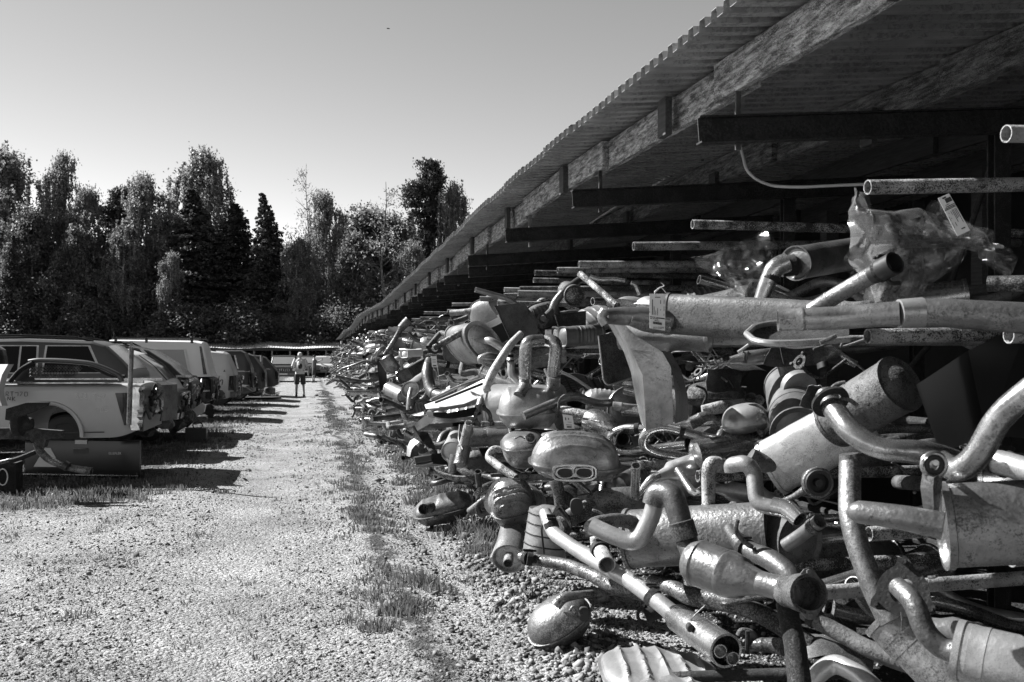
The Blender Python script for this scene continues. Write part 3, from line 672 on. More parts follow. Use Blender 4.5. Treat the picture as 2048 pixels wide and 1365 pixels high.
# ------------------------------------------------------------------ vehicles (rear end towards the lane, +X)
def interp(tab, s):
    return float(np.interp(s, [t[0] for t in tab], [t[1] for t in tab]))
class Car:
    """local frame: rear bumper at x=0, nose at x=-L, near side y=-W/2"""
    def __init__(s, name, label, cat, loc, L, Wd, top, belt, paint, wheels=(), bottom=.38, rot=0, tumble=.17, group='parked scrap vehicles with their rear to the lane', arch=.40, az=.32):
        s.az = az
        s.r = empty(name, loc, label, cat, group); s.r.rotation_euler = (0, 0, rot); s.r['_org'] = (0, 0, 0)
        s.L, s.W, s.top, s.belt, s.tum, s.bot, s.wh, s.arch, s.paint = L, Wd, top, belt, tumble, bottom, wheels, arch, paint
        s.body()
    def hw(s, z, st):
        w = s.W / 2; e = .03 + .10 * max(0, 1 - st / .25) ** 2     # rounded rear corners
        if z < s.belt: return w - e - .07 * max(0, (s.belt - .25 - z) / .6) ** 2
        return w - e - (z - s.belt) * s.tum - .012
    def z0(s, st):
        z = s.bot + .10 * max(0, 1 - st / .35) ** 2
        for c in s.wh:
            d = abs(st - c)
            if d < s.arch: z = max(z, s.az + math.sqrt(max(0, s.arch ** 2 - d * d)))
        return z
    def section(s, st, z0=None, zt=None):
        z0 = s.z0(st) if z0 is None else z0; zt = interp(s.top, st) if zt is None else zt; zt = max(zt, z0 + .03); side = []
        cr = min(.07, (zt - z0) * .3); zs = [z0 + (zt - cr - z0) * k / 9 for k in range(10)]
        if zt - .15 > s.belt > z0 + .1:
            i = min(range(1, 9), key=lambda i: abs(zs[i] - s.belt)); zs[i] = s.belt
        for z in zs: side.append((s.hw(z, st), z))
        w = s.hw(zt - cr, st)
        for a in (30, 60, 90): side.append((w - cr * 1.3 * (1 - math.cos(RAD(a))) , zt - cr + cr * math.sin(RAD(a))))
        wr = side[-1][0]; cap = [(wr * k / 3, zt + .02 * (1 - (k / 3) ** 2)) for k in (2, 1, 0)]
        half = side + cap; full = half + [(-a, b) for a, b in half[-2::-1]]
        return [Vector((-st, -a, b)) for a, b in full]
    def stations(s, s0, s1):
        S = set(np.round(np.linspace(s0, s1, 46), 3))
        for c in s.wh:
            for k in range(-8, 9): S.add(round(c + s.arch * 1.001 * math.sin(k / 8 * math.pi / 2), 3))
        for t in s.top: S.add(t[0])
        return sorted(q for q in S if s0 <= q <= s1)
    def body(s):
        R = [s.section(st) for st in s.stations(0, s.L)]
        MB().rings(R).build('body', s.paint, s.r, ang=30)
        for c in s.wh:
            for sg in (-1, 1): s.wheel(c, sg)
    def wheel(s, c, sg, r=.34):
        y = sg * (s.W / 2 - .17); cx = Vector((-c, y, r)); yv = Vector((0, 1, 0)); R = []
        for dy, q in ((-.1, .62), (-.1, .9), (-.07, 1), (.07, 1), (.1, .9), (.1, .62)): R.append(ring(cx + yv * dy, Vector((1, 0, 0)), Vector((0, 0, 1)), r * q, r * q, 24))
        w = MB().rings(R).build('wheel', 'rubber', s.r)
        R = [ring(cx + yv * (.085 * sg), Vector((1, 0, 0)), Vector((0, 0, 1)), r * q, r * q, 20) for q in (.05, .3, .6)]; R.append(ring(cx + yv * (.11 * sg), Vector((1, 0, 0)), Vector((0, 0, 1)), r * .62, r * .62, 20))
        MB().rings(R, cap1=False).build('rim', 'mid', w)
    def patch(s, name, b0, b1, t0, t1, za, zb, m, off=.006, both=True, parent=None, nu=8, nv=5):
        """quad patch on the side: bottom edge stations b0..b1 at za, top edge t0..t1 at zb"""
        for sg in ((-1, 1) if both else (-1,)):
            rows = []
            for i in range(nv + 1):
                f = i / nv; z = za + (zb - za) * f; sa = b0 + (t0 - b0) * f; sb = b1 + (t1 - b1) * f
                rows.append([Vector((-(sa + (sb - sa) * j / nu), sg * (s.hw(z, sa + (sb - sa) * j / nu) + off), z)) for j in range(nu + 1)])
            o = MB().grid(rows, thick=Vector((0, -sg * .02, 0))).build(name, m, parent or s.r, ang=30)
        return o
    def rear_glass(s, s0, s1, m='glass', inset=.13):
        rows = []
        for i in range(6):
            st = s0 + (s1 - s0) * i / 5; z = interp(s.top, st); w = s.hw(z - .05, st) - inset; rows.append([Vector((-st + .012, w * k, z + .012 + .02 * (1 - k * k))) for k in (-1, -.5, 0, .5, 1)])
        MB().grid(rows, thick=Vector((-.01, 0, -.01))).build('rear_window', m, s.r)
    def box(s, name, c, d, m, bev=True): return MB().box(c, *d).build(name, m, s.r, smooth=False)
    def rails(s, s0, s1, inset=.12):
        for sg in (-1, 1):
            pts = []
            for i in range(9):
                st = s0 + (s1 - s0) * i / 8; z = interp(s.top, st); pts.append(Vector((-st, sg * (s.hw(z, st) - inset), z + (.055 if 0 < i < 8 else .0))))
            tube(MB(), pts, .017, n=8, smooth=False).build('roof_rail', 'paint_black', s.r)
    def tail(s, z0=.45, z1=1.0, seed=0):
        rq = random.Random(seed); MB().box((.025, 0, (z0 + z1) / 2), .05, s.W * .9, z1 - z0).build('tail_shade', 'black', s.r, smooth=False)  # black panel over the rear end: its shade put in as colour
        for k in range(16):
            y = rq.uniform(-.45, .42) * s.W; z = rq.uniform(z0 + .03, z1 - .03); x = .06 + rq.random() * .05; q = Vector((x, y, z)); tube(MB(), [q, q + Vector((rq.uniform(0, .07), rq.uniform(-.1, .1), rq.uniform(-.12, .12))), q + Vector((rq.uniform(-.03, .05), rq.uniform(-.25, .25), rq.uniform(-.2, .1)))], rq.uniform(.008, .03), n=7).build('torn_part', rq.choice(['alu_worn', 'mid', 'rust_dark', 'black', 'steel', 'alu_pale']), s.r)
    def lamps(s, z0, z1, s1=.12, m='lamp_red'): s.patch('tail_lamp', .012, s1, .02, s1 * .8, z0, z1, m, off=.012, nu=4)
    def bumper(s, z=.5, h=.16, m='paint_black', proud=.06):
        s.tail(.5, min(s.top[0][1] - .02, 1.05), int(abs(s.r.location.x) * 1000))
        mb = MB(); w = s.W / 2
        R = [[Vector((proud * (1 - abs(y) ** 4) - .02 + dx, y * w * .97, z + dz)) for dx, dz in ((0, -h / 2), (.05, -h / 3), (.06, h / 3), (0, h / 2), (-.08, h / 2), (-.08, -h / 2))] for y in np.linspace(-1, 1, 13)]
        mb.rings(R).build('rear_bumper', m, s.r)
    def face(s, z0, z1, m='mid'):   # battered steel of the open tail
        MB().box((.012, 0, (z0 + z1) / 2), .02, s.W * .82, z1 - z0).build('tail_panel', m, s.r, smooth=False)
def loc(px, D): q = P(px, HY, D); return (q.x, q.y, 0)
def text(body, parent, M4, size, m='chalk', name='writing', ext=.0006):
    cu = bpy.data.curves.new(name, 'FONT'); cu.body = body; cu.size = size; cu.extrude = ext; cu.resolution_u = 2; cu.materials.append(MATS[m])
    tmp = bpy.data.objects.new(name, cu); C.objects.link(tmp); bpy.context.view_layer.update()
    me = bpy.data.meshes.new_from_object(tmp.evaluated_get(bpy.context.evaluated_depsgraph_get())); bpy.data.objects.remove(tmp); me.name = name
    o = bpy.data.objects.new(name, me); C.objects.link(o); o.matrix_local = M4
    if parent: o.parent = parent
    return o
def facing(v, tilt=0.): return Matrix.Translation(v) @ Matrix.Rotation(tilt, 4, 'Y') @ Matrix.Rotation(RAD(90), 4, 'X')

# 1 silver pickup bed standing on the ground without its cab
D1 = 12.3; X1 = P(276, HY, D1).x; Y1 = P(276, HY, D1).y
c = Car('pickup_bed', 'silver pickup bed without a cab, chalk numbers on its side', 'pickup bed', (X1, Y1 + .85, 0), 2.3, 1.7, [(0, 1.17), (.06, 1.19), (2.3, 1.2)], 1.25, 'paint_silver', wheels=(1.06,), bottom=.53, tumble=.1, arch=.38, az=.56)
for sg in (-1, 1): MB().box((-1.06, sg * .60, .72), .72, .36, .42).build('wheel_well', 'black', c.r, smooth=False)
for ob in [o for o in c.r.children if o.name.startswith('wheel')]:
    for ch in ob.children: bpy.data.objects.remove(ch)
    bpy.data.objects.remove(ob)
for sg in (-1, 1):
    MB().box((-1.15, sg * .80, 1.215), 2.42, .075, .035).build('bed_rail', 'steel', c.r, smooth=False)
    pts = [Vector((-1.06 + .405 * math.cos(a), sg * (c.hw(.7, 1) + .008), .56 + .405 * math.sin(a))) for a in [RAD(k) for k in range(-2, 183, 8)]]
    tube(MB(), pts, .028, n=8, smooth=False).build('arch_lip', 'paint_silver', c.r)
c.patch('tail_lamp', .05, .17, .02, .27, .68, 1.08, 'lamp_red', off=.010, nu=5)
c.tail(.6, 1.12, 5)
rq = random.Random(2); MB().rings([[Vector((x + rq.uniform(-.02, .02), y, z)) for x, y in ((-.10, -.835), (.0, -.83), (.045, -.80), (.05, -.72), (-.02, -.72))] for z in np.linspace(.62, 1.15, 14)]).build('chrome_corner', 'chrome', c.r, ang=20); c.box('sill_line', (-.9, -.805, .60), (1.0, .01, .012), 'black')
STROKES = {'3': ['00 10 05 15 00'], '2': ['03 14 12 00 10'], '1': ['03 14 10'], '4': ['04 02 12', '14 10'], '7': ['04 14 00'], '0': ['00 04 14 10 00'], '5': ['14 04 02 12 10 00'], '-': ['02 12'],
 'B': ['00 04 14 12 02', '12 10 00'], 'O': ['00 04 14 10 00'], 'R': ['00 04 14 12 02 10'], 'T': ['04 14', '54 50'], 'A': ['00 54 10', '02 12'], 'N': ['00 04 10 14'], 'K': ['00 04', '14 02 10']}
STROKES['3'] = ['04 14 02 12 10 00']; STROKES['2'] = ['04 14 12 00 10']
def chalk(word, x, z, w_, h_, mm, th=.0032):
    for ch in word:
        if ch != ' ':
            mb = MB()
            for st in STROKES[ch]:
                pts = [Vector((x + (.5 if q[0] == '5' else int(q[0])) * w_ + rnd.uniform(-.002, .002), -(c.hw(z, 1.0) + .0035), z + int(q[1]) / 4 * h_ + rnd.uniform(-.003, .003))) for q in st.split()]
                tube(mb, pts, th, n=6, k=3)
            mb.build('chalk_writing', mm, c.r)
        x += w_ * 1.65; z += rnd.uniform(-.004, .004)
chalk('322', -.72, 1.02, .028, .055, 'chalk'); chalk('147', -.53, .995, .034, .075, 'chalk'); chalk('-05', -.49, .85, .03, .055, 'chalk', .0024); chalk('BORT170', -1.62, 1.06, .032, .05, 'mid', .003); chalk('TANK', -1.60, .99, .032, .05, 'mid', .003)
# tailgate lying on edge in front
q0 = G(52, 953); q1 = G(281, 957)
tg = empty('tailgate', ((q0 + q1) / 2).to_tuple(), 'dark grey tailgate standing on the gravel against the silver pickup bed', 'tailgate')
w = (q1 - q0); w.z = 0; nrm = Vector((w.y, -w.x, 0)).normalized()
R = []
for k in range(13):
    f = k / 12; p = q0 + w * f; p.z = .0; rr = []
    for z, o_ in ((.0, .02), (.03, .035), (.10, .045), (.25, .05), (.40, .048), (.455, .042), (.465, .03), (.465, -.05), (0, -.05)): rr.append(Vector((p.x, p.y, z + .01)) + nrm * (o_ * (1 if 0 < k < 12 else .4)))
    R.append(rr)
MB().rings(R).build('tailgate_skin', 'paint_dark', tg)
def on_gate(f, z, o_=.055): p = q0 + w * f; return Vector((p.x, p.y, z)) + nrm * o_
MB().rings([ring(on_gate(.505, .335, .052 - .01 * k), w.normalized(), UP, .105 - .012 * k, .035 - .006 * k, 16, 4) for k in (0, 1)]).build('handle', 'black', tg)
MB().rings([ring(on_gate(.505, .37, .055), w.normalized(), UP, .10, .006, 12), ring(on_gate(.505, .37, .075), w.normalized(), UP, .10, .006, 12)]).build('handle_lip', 'mid', tg)
MB().box(on_gate(.505, .45, .05), .16, .01, .05, Matrix.Rotation(math.atan2(w.y, w.x), 3, 'Z')).build('paper_strip', 'paper', tg, smooth=False)
MB().prism([on_gate(.09, .13, .05), on_gate(.33, .13, .053), on_gate(.24, .37, .052), on_gate(.19, .37, .051)], nrm * .004).build('white_triangle', 'white_part', tg, smooth=False)
MB().prism([on_gate(0, .03, .056), on_gate(1, .03, .056), on_gate(1, .045, .056), on_gate(0, .045, .056)], nrm * .01).build('lower_trim', 'steel', tg, smooth=False)
Mg = Matrix.Translation(on_gate(.745, .30, .056) - Vector(tg['_org'])) @ Matrix.Rotation(math.atan2(w.y, w.x), 4, 'Z') @ Matrix.Rotation(RAD(90), 4, 'X')
tt = text('ELLEFLER', tg, Mg, .042, 'paper', 'badge_lettering')
# 2..8 the rest of the row
c = Car('dark_suv', 'big dark grey SUV with roof rails behind the silver pickup bed', 'SUV', (P(266, HY, 14.9).x, P(266, HY, 14.9).y + .9, 0), 4.7, 1.86, [(0, 1.18), (.03, 1.30), (.2, 1.50), (.42, 1.70), (.6, 1.76), (1.6, 1.79), (2.6, 1.77), (3.1, 1.62), (3.6, 1.22), (4.7, 1.0)], 1.27, 'paint_grey', wheels=(.95, 3.75), tumble=.2)
c.patch('window_seal', .43, 1.28, .62, 1.24, 1.285, 1.70, 'alu_pale', off=.004); c.patch('side_window', .47, 1.25, .65, 1.21, 1.30, 1.685, 'glass', off=.012); c.patch('window_seal', 1.33, 2.0, 1.33, 1.95, 1.285, 1.70, 'alu_pale', off=.004); c.patch('side_window', 1.36, 1.58, 1.36, 1.56, 1.30, 1.685, 'glass', off=.012); c.patch('side_window', 1.61, 1.97, 1.59, 1.92, 1.30, 1.685, 'glass', off=.012); c.rails(.6, 2.7); c.rear_glass(.05, .40, 'glass_pale'); c.patch('crease', .1, 4, .1, 4, 1.02, 1.03, 'black', off=.003, nu=20); c.lamps(.75, 1.05); c.bumper()
c = Car('dark_wagon', 'dark car with a light edged sloping tail half hidden behind the rusty upright pipe', 'car', (P(345, HY, 17.2).x, P(345, HY, 17.2).y + .9, 0), 4.4, 1.8, [(0, .95), (.1, 1.10), (.35, 1.38), (.62, 1.57), (.9, 1.66), (2.2, 1.68), (2.9, 1.5), (3.4, 1.05), (4.4, .9)], 1.08, 'paint_silver', wheels=(.9, 3.5), tumble=.22)
c.patch('side_window', .45, 1.15, .75, 1.1, 1.12, 1.52, 'glass'); c.patch('side_window', 1.22, 1.95, 1.2, 1.9, 1.12, 1.52, 'glass'); c.patch('lower_cladding', .02, 4.3, .02, 4.3, .5, 1.07, 'paint_black', nu=40); c.rear_glass(.12, .6); c.lamps(.8, 1.05); c.bumper()
# open tail slab
dl = P(314, HY, 15.2); MB().prism([Vector((dl.x, dl.y, .55)), Vector((dl.x + .07, dl.y, .55)), Vector((dl.x + .07, dl.y, 1.10)), Vector((dl.x, dl.y, 1.14))], Vector((.16, .5, 0))).build('ajar_door', 'mid', None, smooth=False)
tag(bpy.data.objects['ajar_door'], 'loose car door leaning edge on between the silver bed and the dark pickup', 'car door')
c = Car('dark_pickup', 'black pickup with chrome rear corner and two light pillared windows', 'pickup', (P(377, HY, 18.9).x, P(377, HY, 18.9).y + .9, 0), 4.6, 1.82, [(0, 1.12), (.02, 1.15), (.10, 1.16), (.35, 1.40), (.75, 1.66), (1.2, 1.76), (2.4, 1.78), (3.0, 1.6), (3.5, 1.1), (4.6, .95)], 1.14, 'paint_black', wheels=(1.0, 3.6), tumble=.2)
c.patch('side_window', .52, 1.12, .95, 1.25, 1.19, 1.6, 'glass'); c.patch('side_window', 1.3, 2.0, 1.36, 1.95, 1.19, 1.62, 'glass'); c.patch('pillar', .36, .46, .84, .90, 1.18, 1.68, 'paint_silver', off=.012); c.patch('pillar', 1.16, 1.24, 1.29, 1.33, 1.18, 1.66, 'paint_silver', off=.012)
c.rails(1.1, 2.4); c.patch('chrome_corner', .01, .14, .01, .14, .62, 1.1, 'chrome', off=.02, nu=4); c.box('bed_rail', (-.8, -.84, 1.17), (1.7, .06, .04), 'steel'); c.bumper(m='mid')
c = Car('canopy_pickup', 'dark pickup with a tall white canopy, the brightest vehicle of the row', 'pickup', (P(421, HY, 24.3).x, P(421, HY, 24.3).y + .9, 0), 5.0, 1.8, [(0, 1.02), (.1, 1.05), (2.3, 1.06), (2.35, 1.5), (2.6, 1.7), (3.4, 1.7), (3.9, 1.15), (5., .98)], 1.08, 'paint_black', wheels=(1.05, 4.0))
cc = Car.__new__(Car); cc.r = c.r; cc.L, cc.W, cc.top, cc.belt, cc.tum, cc.bot, cc.wh, cc.arch = 2.35, 1.84, [(0, 1.10), (.06, 1.3), (.17, 1.8), (.22, 1.90), (.4, 1.93), (2.35, 1.95)], 1.05, .12, 1.05, (), .3
MB().rings([[p + Vector((.0, 0, 0)) for p in cc.section(st, z0=1.062)] for st in cc.stations(0, 2.35)]).build('canopy', 'paint_white', c.r, ang=30)
cc.patch('canopy_window', .50, 2.1, .62, 2.05, 1.18, 1.72, 'glass_pale', off=.008); cc.patch('window_seal', .46, .52, .58, .64, 1.16, 1.74, 'white_part', off=.014); cc.patch('rear_post', .09, .17, .22, .27, 1.12, 1.80, 'mid', off=.01, nu=3)
tube(MB(), [Vector((-.25, -.72, 2.0)), Vector((-2.3, -.72, 2.0))], .018, n=8, smooth=False).build('roof_bar', 'paint_black', c.r); tube(MB(), [Vector((-.25, .72, 2.0)), Vector((-2.3, .72, 2.0))], .018, n=8, smooth=False).build('roof_bar', 'paint_black', c.r)
for x in (-.45, -1.5, -2.2): c.box('bar_foot', (x, -.76, 1.93), (.06, .03, .12), 'black'); c.box('bar_foot', (x, .70, 1.97), (.05, .05, .06), 'black')
for x in (-.42, -.5, -2.25): tube(MB(), [Vector((x, -.72, 1.98)), Vector((x, -.72, 2.16))], .008, n=6, smooth=False).build('bar_end', 'black', c.r)
c.patch('side_trim', .02, 1.0, .02, 1.0, .70, .74, 'steel', off=.01); c.bumper(z=.6); c.lamps(.75, 1.0)
c = Car('silver_estate', 'silver canopy pickup with a rounded tail and small triangle badge', 'pickup', (P(468, HY, 27.8).x, P(468, HY, 27.8).y + .9, 0), 4.8, 1.78, [(0, 1.05), (.05, 1.22), (.22, 1.62), (.3, 1.68), (.6, 1.71), (2.6, 1.72), (3.2, 1.55), (3.7, 1.05), (4.8, .9)], 1.1, 'paint_silver', wheels=(1.0, 3.8), tumble=.13)
c.patch('side_window', .5, 2.0, .62, 1.95, 1.16, 1.58, 'glass_pale'); c.lamps(.62, 1.02, .16); c.bumper(m='mid'); c.rails(.5, 2.4)
pb = [Vector((-.29, -.872, 1.14)), Vector((-.23, -.872, 1.14)), Vector((-.26, -.868, 1.2))]; MB().prism(pb, Vector((0, -.008, 0))).build('badge', 'black', c.r, smooth=False)
c = Car('black_canopy_pickup', 'black canopy pickup with a light outlined side window after the silver one', 'pickup', (P(503, HY, 32).x, P(503, HY, 32).y + .9, 0), 4.8, 1.8, [(0, 1.05), (.06, 1.3), (.22, 1.68), (.35, 1.76), (2.6, 1.78), (3.2, 1.55), (3.7, 1.05), (4.8, .9)], 1.1, 'paint_dark', wheels=(1.0, 3.8), tumble=.13)
c.patch('side_window', .45, 1.7, .55, 1.65, 1.2, 1.6, 'glass'); c.patch('bed_rail', .05, 1.8, .05, 1.8, 1.08, 1.12, 'steel', off=.012); c.patch('window_seal', .40, .45, .50, .55, 1.18, 1.62, 'steel', off=.01); c.lamps(.65, 1.0); c.bumper(m='mid')
c = Car('dark_crossover', 'dark SUV with two rear quarter windows beside the signpost pole', 'SUV', (P(530, HY, 35.5).x, P(530, HY, 35.5).y + .9, 0), 4.7, 1.8, [(0, 1.0), (.1, 1.2), (.4, 1.6), (.6, 1.68), (2.6, 1.72), (3.2, 1.5), (3.7, 1.05), (4.7, .9)], 1.1, 'paint_dark', wheels=(1.0, 3.7), tumble=.2)
c.patch('side_window', .6, 1.0, .75, 1.0, 1.15, 1.55, 'glass'); c.patch('side_window', 1.1, 1.9, 1.1, 1.85, 1.15, 1.55, 'glass'); c.lamps(.7, 1.0); c.rails(.6, 2.4)
c = Car('dark_hatchback', 'last dark SUV of the row with a slanted tail just before the gap', 'SUV', (P(556, HY, 39.5).x, P(556, HY, 39.5).y + .9, 0), 4.5, 1.8, [(0, .98), (.15, 1.15), (.5, 1.55), (.7, 1.62), (2.5, 1.66), (3.0, 1.5), (3.5, 1.05), (4.5, .9)], 1.1, 'paint_dark', wheels=(.95, 3.5), tumble=.2)
c.patch('side_window', .6, 1.2, .8, 1.2, 1.14, 1.5, 'glass_pale'); c.patch('belt_trim', .05, 3, .05, 3, 1.08, 1.11, 'steel', off=.01); c.lamps(.7, .98)
for px, D, wd, lab, pt, facing_cam in ((567, 64, 1.8, 'dark SUV with a slotted grille facing the camera at the lane end', 'paint_dark', 1), (611, 78, 1.75, 'grey car parked across the far end behind the walking man', 'paint_grey', 1), (647, 82, 1.75, 'light car facing the camera beside the far end of the rack', 'paint_silver', 1), (442, 70, 1.8, 'dark car deep in the row before the far shed', 'paint_dark', 0)):
    q = P(px, HY, D)
    c = Car('far_car', lab, 'car', (q.x, q.y + 4.4, 0) if facing_cam else (q.x, q.y, 0), 4.4, wd, [(0, 1.0), (.2, 1.35), (.5, 1.68), (2.3, 1.72), (2.6, 1.64), (3.15, 1.08), (3.4, 1.05), (4.25, .95), (4.4, .8)], 1.05, pt, wheels=(.8, 3.6), rot=RAD(90) if facing_cam else 0, group='cars at the far end of the lane')
    c.patch('side_window', .7, 2.6, .9, 2.4, 1.12, 1.55, 'glass')
    rows = [[Vector((-st - .015, w_ * (c.hw(interp(c.top, st) - .05, st) - .1), interp(c.top, st) + .03)) for w_ in (-1, -.5, 0, .5, 1)] for st in (2.65, 2.8, 2.95, 3.1)]
    MB().grid(rows, thick=Vector((.01, 0, -.01))).build('windscreen', 'glass_pale', c.r)
    MB().box((-4.41, 0, .78), .03, wd * .5, .16).build('grille', 'black', c.r, smooth=False)
    for k in range(7): MB().box((-4.43, -.36 + .12 * k, .78), .02, .03, .15).build('grille_bar', 'chrome', c.r, smooth=False)
    for sg in (-1, 1): MB().box((-4.40, sg * wd * .38, .8), .04, .22, .15).build('headlight', 'chrome', c.r, smooth=False)
    MB().box((-4.44, 0, .52), .06, wd * .92, .14).build('front_bumper', 'mid', c.r, smooth=False); MB().box((-4.48, 0, .52), .02, .5, .10).build('number_plate', 'paper', c.r, smooth=False)
# a very long low trailer frame with thin bars behind the row
for px, top, D, h, lab in ((523, 712, 37.5, 0, 'bare steel signpost pole standing on a flat round base by the row'), ):
    b = P(px, HY, D); e = empty('steel_pole', (b.x, b.y, 0), lab, 'pole')
    tube(MB(), [Vector((b.x, b.y, .05)), Vector((b.x, b.y, EYE + (HY - top) / FPX * D))], .055, n=12, smooth=False, open1=True).build('pole', 'alu', e)
    MB().rings([ring(Vector((b.x, b.y, z)), Vector((1, 0, 0)), Vector((0, 1, 0)), r, r, 20) for z, r in ((0, .72), (.07, .72), (.08, .1))]).build('base', 'rust_dark', e)
b0 = P(258, 765, 11.7); b1 = P(263, 697, 11.7)
e = empty('upright_pipe', b0.to_tuple(), 'weathered steel pipe standing upright in the corner of the silver bed', 'pipe')
tube(MB(), [b0 - Vector((0, 0, .5)), b1], .028, n=16, smooth=False).build('pipe', 'alu_worn', e)
for dx in (-.014, .014): tube(MB(), [b1 + RIGHT * (dx + .014 * math.cos(a)) + UP * (.014 + .014 * math.sin(a)) for a in [k * math.pi / 5 for k in range(11)]], .003, n=6, smooth=False).build('ring', 'steel', e)
MB().box(b1 + UP * .055, .03, .02, .05).build('top_lug', 'mid', e, smooth=False)
# scrap on the silver bed: grille guard, mesh, black arch trims
e = empty('grille_guard', P(120, 765, 12.0).to_tuple(), 'black plastic grille panel with honeycomb mesh lying on the silver bed', 'car part')
tube(MB(), [P(x, y, 12) for x, y in ((58, 724), (75, 721), (130, 722), (182, 727), (212, 738), (240, 752), (244, 764))], .03, n=10).build('upper_frame', 'paint_grey', e)
mb = MB()
for r_ in range(7):
    for k in range(17):
        x = 62 + k * 6 + (3 if r_ % 2 else 0); y = 734 + r_ * 3.2
        if x > 166 - r_ * 3: continue
        tube(mb, [P(x + 3.0 * math.cos(t), y + 1.7 * math.sin(t), 11.98) for t in [j * math.pi / 3 for j in range(7)]], .005, n=4, smooth=False)
mb.build('honeycomb_mesh', 'alu_worn', e)['kind'] = 'stuff'
tube(MB(), [P(x, y, 12.05) for x, y in ((178, 730), (200, 742), (222, 752), (250, 754))], .022, n=10).build('side_strut', 'rust_dark', e); tube(MB(), [P(x, y, 11.95) for x, y in ((20, 764), (40, 740), (66, 726))], .03, n=10).build('side_strut', 'rust_dark', e)
MB().rings([[P(x, y0, 12.05), P(x, y1, 12.05), P(x, y1, 12.4), P(x, y0, 12.4)] for x, y0, y1 in ((30, 748, 764), (60, 735, 764), (70, 760, 765), (235, 760, 765))]).build('backing', 'black', e, smooth=False)
for pth in (((-10, 690), (5, 700), (10, 730), (4, 768)), ((-6, 800), (6, 790), (22, 765), (30, 728))):
    pass
e = empty('black_fender', P(5, 760, 11.5).to_tuple(), 'black wheel arch trim curving at the left frame edge', 'car part')
rows = [[P(x + dx, y, 11.5 + d) for dx, d in ((0, 0), (9, .05), (16, .2))] for x, y in ((-20, 690), (-6, 700), (-1, 725), (-5, 760), (-14, 800))]
MB().grid(rows, thick=FWD * .02).build('arch_skin', 'paint_black', e)
rows = [[P(x + dx, y, 11.3 + d) for dx, d in ((-40, .3), (-10, .0), (0, .1))] for x, y in ((26, 729), (14, 750), (6, 780), (8, 796), (14, 812))]
MB().grid(rows, thick=FWD * .02).build('arch_side', 'paint_silver', e)
# axle and leaf frame in front of the tailgate
e = empty('chassis_leg', P(40, 850, 10.5).to_tuple(), 'rusty chassis rail and axle arm lying in front of the tailgate', 'chassis')
MB().prism([P(x, y, 10.6) for x, y in ((-30, 858), (-30, 878), (60, 880), (75, 900), (88, 895), (92, 880), (122, 878), (122, 862), (40, 856))], FWD * .08).build('rail', 'rust', e, smooth=False)
MB().prism([P(x, y, 10.5) for x, y in ((10, 840), (12, 818), (52, 806), (97, 805), (93, 812), (60, 826), (20, 842))], FWD * .05).build('bracket', 'rust_dark', e, smooth=False)
tube(MB(), [P(x, y, 10.3) for x, y in ((72, 885), (80, 903), (95, 918), (125, 932), (150, 938), (183, 943))], [.035, .038, .038, .036, .036, .04], n=14, open1=True).build('axle_arm', 'alu_worn', e)
tube(MB(), [P(x, y, 10.25) for x, y in ((128, 930), (136, 935))], .05, n=12, smooth=False).build('arm_band', 'black', e)
tube(MB(), [P(x, y, 10.6) for x, y in ((-10, 932), (30, 922), (70, 906))], .02, n=8).build('cable', 'rust_dark', e); tube(MB(), [P(x, y, 10.6) for x, y in ((-10, 926), (35, 915), (70, 901))], .009, n=6).build('cable', 'steel', e)
MB().rings([ring(P(x, 848 , 10.6) , UP, FWD, r, r, 18) for x, r in ((28, .1), (32, .13), (46, .13), (52, .08), (64, .06))]).build('hub', 'rust_dark', e)
b = G(14, 985); e = empty('black_crate', b.to_tuple(), 'dark box with a coil of white hose at the left frame edge', 'box')
MB().box(b + Vector((0, 0, .17)), .26, .26, .34).build('box_body', 'rust_dark', e, smooth=False)
tube(MB(), [b + Vector((0, -.16, .19)) + RIGHT * (.055 * math.cos(t)) + UP * (.09 * math.sin(t)) for t in [j * math.pi / 8 for j in range(17)]], .007, n=6, smooth=False).build('hose_loop', 'white_part', e)
